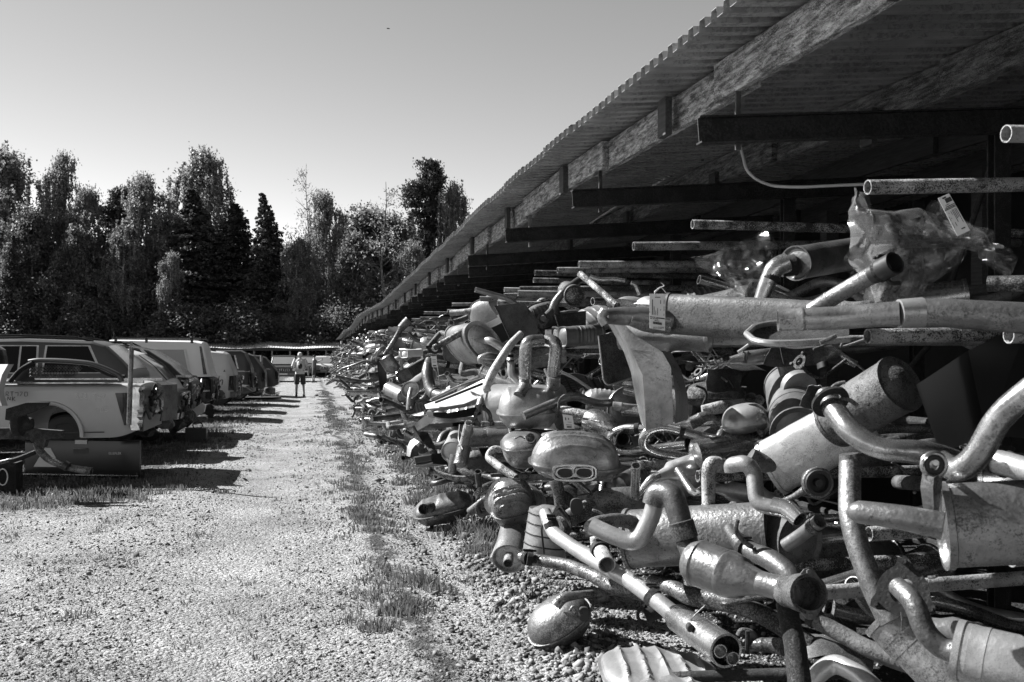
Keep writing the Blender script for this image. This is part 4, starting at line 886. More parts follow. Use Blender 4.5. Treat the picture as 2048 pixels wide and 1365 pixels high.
# scrap at the tails
b = G(393, 885); e = empty('black_bucket', b.to_tuple(), 'black battery box with an upright wire ring on the grass', 'box')
MB().box(b + Vector((0, 0, .13)), .36, .3, .26).build('box_body', 'black', e, smooth=False); tube(MB(), [b + Vector((.03, -.1, .31)) + RIGHT * (.085 * math.cos(t)) + UP * (.06 * math.sin(t)) for t in [j * math.pi / 10 for j in range(21)]], .01, n=6, smooth=False).build('ring', 'rubber', e)
pl = MB().prism([P(x, y, 18.6) for x, y in ((374, 828), (404, 806), (411, 812), (408, 824), (392, 834), (381, 838))], FWD * .05).build('lamp_bracket', 'white_part', smooth=False); tag(pl, 'slotted pale bumper bracket leaning out from the black pickup', 'car part')
for i, (x, y, D, s_) in enumerate(((366, 836, 18.5, .22), (352, 850, 18.3, .2), (300, 868, 16.5, .18), (436, 790, 26, .2), (480, 782, 31, .3), (500, 776, 33, .28), (516, 784, 35, .2), (540, 782, 37, .2), (410, 822, 22, .22), (398, 838, 21, .16), (330, 846, 16.0, .15), (288, 858, 13.8, .16))):
    cpt = P(x, y, D); mb = MB(); bm = bmesh.new(); bmesh.ops.create_icosphere(bm, subdivisions=2, radius=s_)
    for v in bm.verts: v.co = v.co + noise.noise_vector(v.co * 6 + Vector((i, 0, 0))) * s_ * .5; v.co.z *= .7
    mb.v = [v.co + cpt for v in bm.verts]; mb.f = [tuple(v.index for v in f.verts) for f in bm.faces]; bm.free()
    o = mb.build('crumpled_part', ('alu_worn', 'mid', 'rust_dark')[i % 3], smooth=False); tag(o, ('crushed sheet metal scrap ' + ['leaning on the chrome cornered black pickup bumper', 'below the black pickup bumper', 'low under the dark car', 'under the silver canopy pickup', 'under the black canopy pickup', 'right of it under the black canopy pickup', 'left of the steel pole foot', 'right of the steel pole foot', 'under the white canopy pickup', 'on the grass before the white canopy pickup', 'below the loose car door', 'behind the tailgate end'][i]), 'scrap', 'scrap parts lying under the vehicle tails')
# ------------------------------------------------------------------ people
def skin_body(name, joints, edges, m, parent):
    me = bpy.data.meshes.new(name); me.from_pydata([j[0] for j in joints], edges, []); o = bpy.data.objects.new(name, me); C.objects.link(o); o.parent = parent
    md = o.modifiers.new('skin', 'SKIN'); 
    for i, j in enumerate(joints):
        sv = me.skin_vertices[0].data[i]; r = j[1]; sv.radius = r if isinstance(r, tuple) else (r, r)
    me.skin_vertices[0].data[0].use_root = True; s = o.modifiers.new('sub', 'SUBSURF'); s.levels = s.render_levels = 2; md.use_smooth_shade = True
    me.materials.append(MATS[m]); return o
def person(loc_, rot, label, pose, h=1.76, bright=True):
    e = empty('person', loc_, label, 'person', 'people walking in the lane'); e.rotation_euler = (0, 0, rot); e['_org'] = (0, 0, 0); s = h / 1.76
    def V_(x, y, z): return (x * s, y * s, z * s)
    if pose == 'walk':    # faces +Y
        hands = [((-.20, .02, 1.42), .048), ((-.30, .0, 1.16), .04), ((-.20, .2, 1.10), .032), ((-.12, .26, 1.14), .03), ((.20, .02, 1.42), .048), ((.31, .0, 1.16), .04), ((.33, .03, .93), .032), ((.33, .05, .83), .03)]
        legs = [((-.10, .0, .90), .085), ((-.13, .02, .5), .06), ((-.14, -.05, .10), .042), ((-.15, .09, .04), .035), ((.10, 0, .90), .085), ((.13, .04, .5), .06), ((.15, .0, .10), .042), ((.17, .14, .04), .035)]
    else:                 # holds a phone up in front
        hands = [((-.19, .02, 1.42), .046), ((-.24, .16, 1.28), .038), ((-.10, .42, 1.42), .03), ((-.05, .50, 1.46), .028), ((.19, .02, 1.42), .046), ((.24, .16, 1.28), .038), ((.10, .42, 1.42), .03), ((.05, .50, 1.46), .028)]
        legs = [((-.09, .0, .90), .08), ((-.10, .05, .5), .056), ((-.10, .02, .10), .04), ((-.10, .15, .04), .035), ((.09, 0, .90), .08), ((.10, -.06, .5), .056), ((.10, -.12, .10), .04), ((.10, 0, .04), .035)]
    J = [((0, 0, .98), (.14, .1)), ((0, .0, 1.2), (.13, .09)), ((0, 0, 1.42), (.15, .09)), ((0, .01, 1.52), .05), ((0, .02, 1.58), .055), ((0, .03, 1.68), (.075, .085))] + hands + legs
    E_ = [(0, 1), (1, 2), (2, 3), (3, 4), (4, 5), (2, 6), (6, 7), (7, 8), (8, 9), (2, 10), (10, 11), (11, 12), (12, 13), (0, 14), (14, 15), (15, 16), (16, 17), (0, 18), (18, 19), (19, 20), (20, 21)]
    skin_body('body', [(V_(*p), tuple(q * s for q in (r if isinstance(r, tuple) else (r, r)))) for p, r in J], E_, 'skin', e)
    X, Y = Vector((1, 0, 0)), Vector((0, 1, 0)); top = 'shirt' if bright else 'mid'
    mb = MB().rings([ring(Vector(V_(0, .0, z)), X, Y, a * s, b * s, 24, 2.4) for z, a, b in ((.90, .19, .135), (1.0, .185, .135), (1.15, .18, .13), (1.32, .205, .135), (1.42, .2, .12), (1.49, .12, .09), (1.52, .07, .07))]); mb.build('shirt', top, e)
    for i in (0, 4):
        a, b = Vector(V_(*hands[i][0])), Vector(V_(*hands[i + 1][0])); tube(MB(), [a + (a - b) * .25 + UP * .02, a + (b - a) * .3, a + (b - a) * .85], [.06, .075, .07], n=14, smooth=False).build('sleeve', top, e)
    mb = MB().rings([ring(Vector(V_(0, 0, z)), X, Y, a * s, b * s, 24, 2.4) for z, a, b in ((1.0, .165, .12), (.92, .18, .13), (.82, .185, .125))]); mb.build('shorts_top', 'shorts', e)
    for i in (0, 4):
        a, b = Vector(V_(*legs[i][0])), Vector(V_(*legs[i + 1][0])); tube(MB(), [a, a + (b - a) * .5, b + UP * .0], [.105, .11, .1], n=16, smooth=False).build('shorts_leg', 'shorts', e)
        f = Vector(V_(*legs[i + 3][0])); k = Vector(V_(*legs[i + 2][0])); mb = MB(); d = (f - k); d.z = 0; d.normalize()
        mb.rings([ring(k + d * t + Vector((0, 0, zz - k.z)), X if abs(d.y) > .5 else Y, UP, a_, b_, 12) for t, zz, a_, b_ in ((-.08, .05, .035, .04), (-.03, .055, .045, .055), (.06, .045, .048, .042), (.15, .035, .045, .03), (.2, .03, .03, .022))]).build('shoe', 'shoe', e)
        tube(MB(), [k + Vector((0, 0, .0)), k + Vector((0, 0, .09))], .047, n=10, smooth=False).build('sock', 'shirt' if i else 'mid', e)
    hc = Vector(V_(0, .03, 1.66)); mb = MB().rings([ring(hc + UP * z * s, X, Y, a * s, b * s, 18) for z, a, b in ((-.02, .087, .098), (.04, .09, .102), (.085, .07, .08), (.108, .02, .025))]); mb.build('cap' if bright else 'hair', 'shirt' if bright else 'black', e)
    if bright: MB().rings([ring(hc + Vector((0, .12, .0)), X, Y, .07, .06, 14), ring(hc + Vector((0, .12, .012)), X, Y, .07, .06, 14)]).build('cap_brim', 'shirt', e)
    # face: nose, ears
    MB().box(hc + Vector((0, .095, -.03)), .02, .03, .035).build('nose', 'skin', e)
    for sg in (-1, 1): MB().rings([ring(hc + Vector((sg * .08, 0, -.03)), Y, UP, .02, .03, 8), ring(hc + Vector((sg * .095, -.005, -.03)), Y, UP, .018, .028, 8)]).build('ear', 'skin', e)
    if pose == 'walk':
        bp = empty('backpack', (loc_[0], loc_[1], 1.0), 'small black and pale backpack on the back of the man in white', 'backpack'); bp['_org'] = (0, 0, 0); bp.location = loc_; bp.rotation_euler = (0, 0, rot)
        def pod(z0, z1, a, b, y): return MB().rings([ring(Vector((0, y - b * math.sin(math.pi * f) , z0 + (z1 - z0) * f)) , X, Y, a * (.5 + .5 * math.sin(math.pi * f) ** .5), .03 + b * .5 * math.sin(math.pi * f), 18, 2.6) for f in np.linspace(.03, .97, 9)])
        pod(1.04, 1.44, .125, .06, -.155).build('pack', 'white_part', bp); pod(1.12, 1.34, .08, .04, -.225).build('front_pocket', 'black', bp)
        for sg in (-1, 1): tube(MB(), [Vector((sg * .07, -.14, 1.44)), Vector((sg * .1, -.05, 1.52)), Vector((sg * .12, .12, 1.44)), Vector((sg * .15, .13, 1.2)), Vector((sg * .13, -.12, 1.06))], .014, n=8).build('strap', 'black', bp)
    else:
        ph = MB().box((0, 0, 0), .09, .015, .16).build('phone', 'black', origin=(0, 0, 0), smooth=False); M_ = Matrix.Translation(loc_) @ Matrix.Rotation(rot, 4, 'Z'); ph.matrix_world = M_ @ Matrix.Translation(V_(0, .535, 1.5)); tag(ph, 'dark phone held up by the far person', 'phone')
p1 = P(600, HY, 40.2); person((p1.x, p1.y, gnd(p1.x, p1.y)), RAD(3), 'man in white shirt, cap and dark shorts walking away with a backpack', 'walk', 1.78)
p2 = P(628, HY, 63); person((p2.x, p2.y, 0), RAD(-78), 'person in dark shorts holding up a phone near the far cars', 'photo', 1.74, bright=False)
# ------------------------------------------------------------------ exhausts traced one by one
GRP = 'scrap exhausts piled on the rack'
class Ex:
    def __init__(s, name, label, at, cat='exhaust', m='alu'):
        p = P(*at); s.r = empty(name, p.to_tuple(), label, cat, GRP); s.m = m; s.last = None
    def pipe(s, pts, w, m=None, o0=False, o1=False, n=22, name='pipe', k=6, parent=None, smooth=True):
        V_ = [P(*q) for q in pts]
        if not hasattr(w, '__len__'): w = [w] * len(pts)
        r = [ww / 2 * q[2] / FPX for ww, q in zip(w, pts)]
        s.last = tube(MB(), V_, r, n=n, open0=o0, open1=o1, k=k, smooth=smooth).build(name, m or s.m, parent or s.r); return s
    def can(s, a, b, w, flat=1., m=None, e=2., ribs=(), bands=(), dome=0., name='muffler_can', lip=1.035, n=36, roll=0., dent=.003):
        p0, p1 = P(*a), P(*b); D = (a[2] + b[2]) / 2; ax = (p1 - p0).normalized(); view = (p0 - Vector((0, 0, EYE))).normalized(); up = (view.cross(ax)).normalized()
        if roll: up = Matrix.Rotation(RAD(roll), 3, ax) @ up
        ww = w / 2 * D / FPX; can(_m := MB(), p0, p1, ww, ww * flat, up, n=n, e=e, ribs=ribs, lip=lip, dome=dome, bands=bands, dent=dent); s.last = _m.build(name, m or s.m, s.r, ang=32); return s
    def shell(s, c, hw, up, dn, rot=0, pitch=0, deep=None, m=None, e=2.6, ribs=0, amp=.01, name='muffler_shell', face=False, ribv=False, p=3.2, fl=1.07):
        """hw: half width px; up/dn: px of the two domes; rot: image tilt; pitch: how far the seam plane faces us (deg); deep: half depth m"""
        C0 = P(*c); k = c[2] / FPX; a = hw * k; u = (RIGHT * math.cos(RAD(rot)) - UP * math.sin(RAD(rot)) * 1).normalized(); 
        base_n = FWD.cross(u); base_n = -base_n if base_n.z < 0 else base_n
        w = (base_n * math.cos(RAD(pitch)) - FWD * math.sin(RAD(pitch))).normalized(); v = w.cross(u)
        if v.dot(FWD) < 0: v = -v
        shell(_m := MB(), C0, u, v, w, a, deep or a * .6, up * k, dn * k, e=e, ribs=ribs, amp=amp, ribv=ribv, p=p, flange=fl); s.last = _m.build(name, m or s.m, s.r, ang=42); return s
    def flange(s, c, r, to, kind='oval', m='rust', hole=.55, th=.009, up=None):
        C0 = P(*c); nrm = (P(*to) - C0).normalized(); k = c[2] / FPX; flange(_m := MB(), C0, nrm, r * k, hole, kind, th, up); s.last = _m.build('flange', m, s.r, smooth=False); return s
    def clamp(s, c, to, w, m='rust_dark', L=.03):
        C0 = P(*c); d = (P(*to) - C0).normalized(); r = w / 2 * c[2] / FPX * 1.13; u = d.orthogonal().normalized(); v = d.cross(u)
        mb = MB().rings([ring(C0 - d * L / 2, u, v, r, r, 22), ring(C0 + d * L / 2, u, v, r, r, 22)])
        for q in (-1, 1): mb.rings([ring(C0 + UP * (r + .006) + d * q * L * .3 - RIGHT * .022, UP, d, .006, .006, 8), ring(C0 + UP * (r + .006) + d * q * L * .3 + RIGHT * .022, UP, d, .006, .006, 8)])
        mb.build('clamp', m, s.r); return s
    def hanger(s, pts, w=7, m='alu_worn', rubber=None):
        s.pipe(pts, w, m, n=8, name='hanger')
        if rubber:
            c = P(*rubber[:3]); q = rubber[3] * rubber[2] / FPX; h = s.last
            mb = MB().rings([ring(c + FWD * d, RIGHT, UP, a * q, b * q, 20, 2.5) for d, a, b in ((-.02, .6, .7), (-.016, .8, 1), (.016, .8, 1), (.02, .6, .7))]); mb.build('rubber_mount', 'rubber', h)
        return s
    def hoops(s, a, b, w, fr, m='black'):
        p0, p1 = P(*a), P(*b); ax = (p1 - p0).normalized(); u = ax.orthogonal().normalized(); v = ax.cross(u); r = w / 2 * (a[2] + b[2]) / 2 / FPX * 1.012
        for f in fr:
            c = p0.lerp(p1, f); tube(MB(), [c + u * r * math.cos(t) + v * r * math.sin(t) for t in [k * math.pi / 16 for k in range(33)]], .0045, n=6, smooth=False).build('strap', m, s.r)
        return s
    def plate(s, poly, D, th=.004, m=None, name='heat_shield', back=None):
        V_ = [P(x, y, D if not hasattr(D, '__len__') else D[i]) for i, (x, y) in enumerate(poly)]; MB().prism(V_, FWD * th).build(name, m or s.m, s.r, smooth=False); return s
def bent_sheet(poly_rows, m, parent, name='heat_shield', th=.004):
    o = MB().grid([[P(*q) for q in r] for r in poly_rows], thick=FWD * th).build(name, m, parent, ang=60)
    return o

# --- upper right, big near parts
e = Ex('long_exhaust_pipe', 'long fat exhaust pipe with a pale sleeve band running out of the right edge', (1760, 635, 3.1), m='alu')
e.pipe([(1556, 641, 3.12), (1640, 638, 3.1), (1700, 634, 3.1), (1800, 628, 3.05)], [44, 46, 46, 50], 'alu', o0=True).pipe([(1798, 628, 3.05), (1845, 625, 3.05)], [58, 60], 'alu_pale', name='sleeve_band').pipe([(1843, 625, 3.05), (1900, 627, 3.02), (2070, 638, 2.95)], [56, 58, 64], 'alu')
e = Ex('heat_shield_bowl', 'boat shaped heat shield with a pale rim cupped under the long fat pipe', (1590, 680, 3.4), 'heat shield', 'alu_worn')
R = []
for t in np.linspace(0, 1, 15):
    a = math.pi * t; row = []
    for q in np.linspace(0, 1, 9):
        b = math.pi * q; x = 1493 + 205 * t; w = (1 - max(0, 1 - t / .3) ** 2) ** .5 * (1 - .5 * max(0, t - .5)); yc = 668 - 4 * t; row.append((x, yc - 20 * w * math.cos(b) + 20 * w * math.sin(b), 3.42 + .16 * w * math.cos(b)))
    R.append(row)
bent_sheet(R, 'alu_worn', e.r, 'bowl', .006)
for col, mm in ((0, 'alu_pale'), (8, 'alu_pale')): tube(MB(), [P(*r[col]) for r in R], .011, n=8, smooth=False).build('rim', mm, e.r)
tube(MB(), [P(*q) for q in R[0]], .011, n=8, smooth=False).build('rim', 'alu_pale', e.r)
e.pipe([(1640, 686, 3.25), (1655, 680, 3.25), (1672, 672, 3.25)], 9, 'alu', n=8, name='spring_clip')
e.pipe([(1497, 690, 3.4), (1488, 697, 3.4), (1476, 705, 3.4)], 6, 'alu_pale', n=8, name='stud')
e = Ex('capped_pipe', 'speckled slanting pipe ending in a black round mouth over the tagged muffler', (1710, 570, 3.9), m='alu')
e.pipe([(1622, 622, 4.1), (1700, 575, 4.0), (1772, 535, 3.85)], [32, 34, 38], 'alu_worn', n=26).pipe([(1764, 540, 3.86), (1790, 526, 3.8)], [46, 47], 'black', o1=True, name='pipe_mouth').clamp((1762, 541, 3.87), (1800, 520, 3.8), 42)
e.pipe([(1775, 560, 3.85), (1783, 568, 3.85), (1800, 566, 3.85)], 9, 'rust_dark', n=8, name='bolt')
e = Ex('tagged_muffler', 'flat oval muffler with a paper tag tied to its left end', (1500, 640, 5.0), m='alu')
e.can((1337, 628, 5.15), (1640, 646, 4.7), 84, flat=.62, e=3.2, m='mid', lip=1.05)
e.pipe([(1345, 640, 5.1), (1290, 634, 5.1), (1235, 632, 5.1), (1208, 634, 5.05)], [36, 40, 36, 28], 'alu').pipe([(1340, 655, 5.05), (1290, 650, 5.05), (1262, 642, 5.05)], [28, 30, 22], 'alu').pipe([(1210, 622, 5.0), (1202, 634, 5.0), (1212, 648, 5.0)], 20, 'alu')
e.hanger([(1180, 553, 5.3), (1200, 560, 5.3), (1225, 558, 5.3), (1250, 562, 5.3)], 8, 'steel').pipe([(1262, 566, 5.2), (1272, 570, 5.2), (1280, 590, 5.2)], 9, 'steel', n=8, name='hook')
def card(name, label, pts, D, lines, th=.0015, m='paper', parent=None):
    """paper tag: pts px corners tl,tr,br,bl"""
    V_ = [P(x, y, D) for x, y in pts]; t = empty(name, V_[0].to_tuple(), label, 'tag', 'paper tags tied to the exhausts')
    MB().prism(V_, FWD * th).build('card', m, t, smooth=False)
    mb = MB()
    for u0, u1, v0, v1 in lines:
        q = []
        for u, v in ((u0, v0), (u1, v0), (u1, v1), (u0, v1)):
            a = V_[0].lerp(V_[1], u); b = V_[3].lerp(V_[2], u); q.append(a.lerp(b, v) - FWD * .0012)
        mb.prism(q, FWD * .0008)
    mb.build('print', 'ink', t, smooth=False); return t, V_
ln = [(.33, .68, .09, .11), (.16, .21, .16, .60), (.27, .31, .36, .60), (.38, .41, .47, .60), (.50, .53, .40, .60), (.68, .72, .18, .28), (.68, .72, .43, .46), (.90, .93, .16, .28), (.90, .93, .34, .47), (.9, .93, .54, .6), (.03, .38, .655, .675), (.43, .97, .66, .69), (.03, .15, .70, .72), (.2, .55, .70, .72), (.32, .62, .75, .77)] + [(.22 + .025 * k, .235 + .025 * k + (.006 if k % 3 else 0), .79, .86) for k in range(23)]
t, V_ = card('paper_tag', 'white printed paper tag with barcode hanging on the flat oval muffler', ((1299, 588), (1331, 588), (1330, 662), (1299, 657)), 4.9, ln)
Mt = Matrix.Translation(P(1306, 659 - 1, 4.893) - Vector(t['_org'])) @ Matrix.Rotation(-A, 4, 'Z') @ Matrix.Rotation(RAD(90), 4, 'X'); text('351/2209', t, Mt, .014, 'ink', 'tag_number')
tube(MB(), [P(x, y, 4.9) for x, y in ((1313, 594), (1308, 585), (1318, 576), (1330, 572), (1322, 566))], .002, n=6).build('string', 'white_part', t); tube(MB(), [P(x, y, 4.9) for x, y in ((1310, 586), (1322, 574), (1332, 586))], .002, n=6).build('string', 'white_part', t)
e = Ex('round_muffler', 'light round muffler end peeping out below the flat oval muffler', (1290, 678, 5.6), m='alu_pale')
e.can((1243, 672, 5.6), (1420, 676, 5.4), 56, m='alu_pale', dome=.25)
e = Ex('wrapped_muffler', 'grey can muffler with a bent tail pipe half wrapped in clear plastic', (1640, 520, 5.0), m='alu')
e.can((1592, 527, 5.0), (1725, 505, 5.3), 66, m='alu', flat=1.1, lip=1.04).pipe([(1590, 530, 5.0), (1562, 535, 5.0)], [44, 40], 'rust_dark').pipe([(1575, 525, 4.95), (1550, 535, 4.95), (1535, 565, 4.95), (1518, 608, 4.95)], [40, 40, 34, 28], 'steel').clamp((1541, 556, 4.95), (1536, 566, 4.95), 32)
# plastic bags
def bag(name, label, pts, D, depth, parent=None, seed=0, tri=3):
    """crumpled clear film through px outline rows (left and right edge points)"""
    m = len(pts) - 1; N = 46; mb = MB()
    def ridge(p, s_): return 1 - 2 * abs(noise.noise(p * s_ + Vector((seed * 7.3, 0, 0))))
    for lay in (0, 1):
        rows = []
        for i in range(N + 1):
            t = i / N * m; k = min(m - 1, int(t)); g = t - k; (l0, r0), (l1, r1) = pts[k], pts[k + 1]
            l = (l0[0] + (l1[0] - l0[0]) * g, l0[1] + (l1[1] - l0[1]) * g); r = (r0[0] + (r1[0] - r0[0]) * g, r0[1] + (r1[1] - r0[1]) * g); row = []
            for j in range(N + 1):
                f = j / N; p = P(l[0] + (r[0] - l[0]) * f, l[1] + (r[1] - l[1]) * f, D + (depth * .9 if lay else -depth * math.sin(math.pi * f)))
                w = noise.noise_vector(p * 4 + Vector((0, 0, seed + lay * 5))) * .045
                row.append(p + w + FWD * (.075 * ridge(p + w, 6 + lay) + .028 * ridge(p + w * 2, 17)))
            rows.append(row)
        mb.grid(rows)
    o = mb.build(name, 'clear_plastic', parent, ang=50); tag(o, label, 'plastic bag', 'clear plastic bags'); return o
bag('plastic_bag', 'crumpled clear plastic bag hanging over the arm by the tilted paper label', [((1722, 378), (1732, 384)), ((1708, 412), (1760, 430)), ((1708, 440), (1860, 415)), ((1712, 480), (1920, 470)), ((1712, 520), (1935, 500)), ((1722, 560), (1900, 545)), ((1735, 600), (1850, 590)), ((1748, 612), (1800, 600))], 4.2, .22, seed=3)
bag('plastic_bag', 'clear plastic flap streaming to the right edge from the labelled bag', [((1840, 452), (1876, 395)), ((1880, 470), (1910, 400)), ((1920, 480), (1950, 450)), ((1960, 500), (1985, 470)), ((2000, 530), (2015, 490)), ((2036, 556), (2040, 530))], 3.9, .05, seed=4)
bag('plastic_bag', 'small clear plastic bag behind the lit tube arms left of the wrapped muffler', [((1390, 513), (1540, 460)), ((1410, 530), (1555, 500)), ((1440, 560), (1545, 540)), ((1475, 590), (1530, 570)), ((1490, 605), (1515, 600))], 5.7, .2, seed=5)
ln2 = [(.3, .62, .03, .07), (.42, .95, .08, .19), (.25, .6, .22, .235), (.2, .97, .26, .28), (.1, .97, .295, .315), (0, .97, .325, .345), (.75, .79, .38, .6), (.63, .67, .38, .62), (.53, .57, .38, .7), (.86, .9, .38, .76), (.4, .43, .4, .5), (.08, .11, .5, .62), (.08, .11, .66, .8), (.3, .34, .68, .78), (.5, .8, .87, .9), (.2, .25, .42, .44), (.2, .25, .55, .57)]
card('paper_label', 'tilted white printed label stuck on the clear plastic bag', ((1876, 397), (1898, 387), (1940, 461), (1915, 473)), 3.78, ln2)
# --- folded heat shield and hanging plate
e = Ex('folded_heat_shield', 'tall folded pale heat shield standing on the lit tubes below the tagged muffler', (1310, 780, 5.2), 'heat shield', 'alu_worn')
bent_sheet([[(1212, 640, 5.5), (1218, 628, 5.3), (1240, 640, 5.2)], [(1228, 668, 5.5), (1240, 660, 5.2), (1272, 672, 5.1)], [(1248, 705, 5.4), (1262, 700, 5.15), (1325, 705, 5.1)], [(1262, 745, 5.3), (1285, 750, 5.1), (1342, 735, 5.1)], [(1272, 800, 5.3), (1290, 812, 5.1), (1345, 790, 5.1)], [(1282, 845, 5.3), (1292, 862, 5.1), (1346, 848, 5.1)]], 'alu', e.r)
bent_sheet([[(1325, 705, 5.2), (1340, 702, 5.5), (1330, 700, 5.7)], [(1345, 745, 5.2), (1362, 740, 5.4), (1350, 735, 5.7)], [(1352, 800, 5.15), (1375, 790, 5.4), (1366, 788, 5.7)], [(1350, 848, 5.15), (1377, 838, 5.4), (1370, 836, 5.7)]], 'mid', e.r)
e = Ex('tank_plate', 'dark framed sheet metal plate hanging behind the folded heat shield', (1225, 730, 6.3), 'metal plate', 'rust')
e.plate([(1197, 672), (1262, 655), (1268, 755), (1215, 772), (1206, 762)], [6.3, 6.4, 6.4, 6.3, 6.3], m='rust').pipe([(1197, 672, 6.28), (1207, 762, 6.28), (1216, 772, 6.28), (1268, 755, 6.35)], 4, 'alu_pale', n=6, name='plate_rim')
# --- middle right cluster
e = Ex('banded_can_muffler', 'upright round muffler can with a light band beside the big slanting box muffler', (1600, 820, 5.4), m='mid')
e.can((1578, 775, 5.9), (1597, 868, 5.2), 100, m='mid', bands=(.62,), dome=.12, lip=1.05).pipe([(1590, 770, 5.7), (1580, 735, 5.7), (1572, 700, 5.8)], [46, 48, 44], 'mid').pipe([(1592, 770, 5.55), (1600, 778, 5.5)], [66, 70], 'alu_pale', name='neck_ring')
e = Ex('spotted_drum_muffler', 'big dark round muffler with rust spots above the slanting box muffler', (1745, 800, 4.7), m='mid')
e.can((1672, 842, 4.4), (1800, 768, 4.1), 112, m='rust', bands=(.25,), dome=.3)
e = Ex('box_muffler', 'big bright slanting box muffler lying across the middle shelf', (1650, 880, 4.5), m='alu_pale')
e.can((1545, 935, 4.75), (1725, 838, 4.5), 116, flat=.62, e=2.8, m='alu_pale', lip=1.045, dent=.004).pipe([(1548, 930, 4.7), (1520, 925, 4.7), (1500, 912, 4.7)], [40, 38, 36], 'rust')
e = Ex('silver_barrel_muffler', 'shiny silver barrel muffler touching the left end of the slanting box muffler', (1450, 905, 5.5), m='steel')
e.can((1392, 912, 5.5), (1535, 888, 5.6), 62, m='steel', dome=.12, lip=1.03)
e = Ex('two_tone_muffler', 'stubby muffler half light half dark under the silver barrel', (1360, 960, 6.0), m='alu_pale')
e.can((1318, 985, 6.1), (1418, 930, 6.1), 70, m='alu_pale', flat=.9, e=2.4, bands=(.2,)).pipe([(1320, 985, 6.0), (1295, 1000, 6.0), (1285, 1010, 6.0)], [26, 22, 22], 'rust')
e = Ex('small_can', 'small can with a dark cap between the twin tip pod and the two tone muffler', (1260, 962, 6.0), m='alu_pale')
e.can((1240, 972, 6.0), (1280, 948, 6.1), 40, m='alu', bands=(.7,))
e = Ex('dome_muffler', 'rusty round topped pressed muffler in the shade behind the folded shield', (1425, 790, 6.6), m='rust')
e.shell((1425, 795, 6.6), 66, 32, 20, deep=.2, m='rust').pipe([(1392, 772, 6.3), (1410, 778, 6.3), (1414, 792, 6.3), (1405, 812, 6.3)], 5, 'rust_dark', n=8, name='hanger')
e = Ex('lumpy_pipe_pair', 'two fat rough pipes joining, in front of the rusty dome muffler', (1460, 815, 6.0), m='rust')
e.pipe([(1405, 822, 6.0), (1440, 815, 6.0), (1490, 810, 6.1), (1520, 800, 6.2)], [22, 26, 24, 20], 'rust_pipe').pipe([(1380, 848, 5.9), (1415, 832, 5.9), (1432, 850, 5.9), (1465, 858, 5.9)], [26, 24, 22, 22], 'alu_worn')
e = Ex('open_shell_half', 'open pale half shell with a bolted flange left of the banded can', (1495, 835, 5.6), 'heat shield', 'alu_pale')
e.shell((1492, 848, 5.6), 46, 40, 18, rot=-10, deep=.14, m='alu_pale').flange((1524, 850, 5.45), 20, (1500, 858, 5.2), 'oval', 'alu_worn')
e = Ex('fuel_tank', 'dark grey box shaped tank panel at the right edge above the silver downpipes', (1940, 790, 3.7), 'fuel tank', 'paint_dark')
MB().rings([[P(x, y, 3.75) for x, y in q] for q in (((1832, 770), (1935, 705), (1970, 870), (1880, 905)), ((1836, 768), (1938, 700), (1975, 868), (1884, 908)))] ).rings([[P(1936, 702, 3.7), P(2060, 640, 3.9), P(2070, 880, 3.9), P(1972, 868, 3.7)], [P(1940, 700, 4.3), P(2060, 640, 4.5), P(2070, 880, 4.5), P(1976, 868, 4.3)]]).build('tank_shell', 'paint_dark', e.r, smooth=False)
# --- silver manifold pipes, near right
e = Ex('silver_downpipe', 'polished bent downpipe with an open bolted collar crossing the right of the rack', (1790, 880, 2.75), m='steel')
e.pipe([(1652, 792, 2.95), (1664, 812, 2.9), (1700, 865, 2.8), (1760, 900, 2.75), (1850, 905, 2.75), (1905, 925, 2.8)], [44, 46, 48, 44, 52, 54], 'steel', o0=False, n=30, k=8)
e.flange((1662, 806, 2.9), 38, (1680, 835, 2.85), 'round', 'rust_dark', hole=.6).pipe([(1655, 785, 2.9), (1672, 768, 2.9), (1690, 765, 2.9)], 7, 'rust', n=8, name='bolt').pipe([(1680, 795, 2.9), (1700, 800, 2.9), (1715, 812, 2.9)], 9, 'rust', n=8, name='bolt')
e = Ex('curved_silver_pipe', 'big polished elbow pipe sweeping up to the right edge', (1970, 860, 2.6), m='steel')
e.pipe([(1880, 920, 2.75), (1912, 946, 2.65), (1955, 915, 2.6), (2000, 830, 2.55), (2070, 775, 2.5)], [42, 50, 52, 52, 56], 'steel', n=30, k=8)
e = Ex('ringed_collar', 'round double ringed steel collar hanging in front of the polished elbow', (1868, 930, 2.55), 'exhaust part', 'steel')
c0 = P(1868, 930, 2.55)
for r0, mm, nm in ((24, 'steel', 'outer_ring'), (15, 'rubber', 'inner_ring')): tube(MB(), [c0 + RIGHT * (r0 * .00128 * math.cos(t)) + UP * (r0 * .00128 * math.sin(t)) for t in [j * math.pi / 12 for j in range(25)]], .006, n=8, smooth=False).build(nm, mm, e.r)
e.pipe([(1868, 930, 2.62), (1872, 926, 2.5)], [16, 12], 'steel', n=12, name='stud')
bent_sheet([[(1846, 948, 2.56), (1868, 955, 2.52), (1884, 948, 2.56)], [(1842, 975, 2.56), (1866, 978, 2.52), (1884, 975, 2.56)], [(1848, 1020, 2.56), (1868, 1025, 2.54), (1878, 1015, 2.56)], [(1862, 1055, 2.56), (1870, 1057, 2.56), (1876, 1052, 2.56)]], 'alu_worn', e.r, 'bracket')
e = Ex('end_cap_muffler', 'large muffler with a dished pale end cap leaving the frame at the right', (1960, 1050, 2.6), m='alu')
e.can((1886, 1052, 2.6), (2110, 1042, 2.55), 168, flat=.7, e=2.3, m='alu', lip=1.06, n=48, dome=-.12)
e.pipe([(1700, 1026, 2.62), (1716, 1024, 2.6), (1790, 1033, 2.55), (1885, 1052, 2.5)], [20, 46, 50, 56], 'alu', n=26)
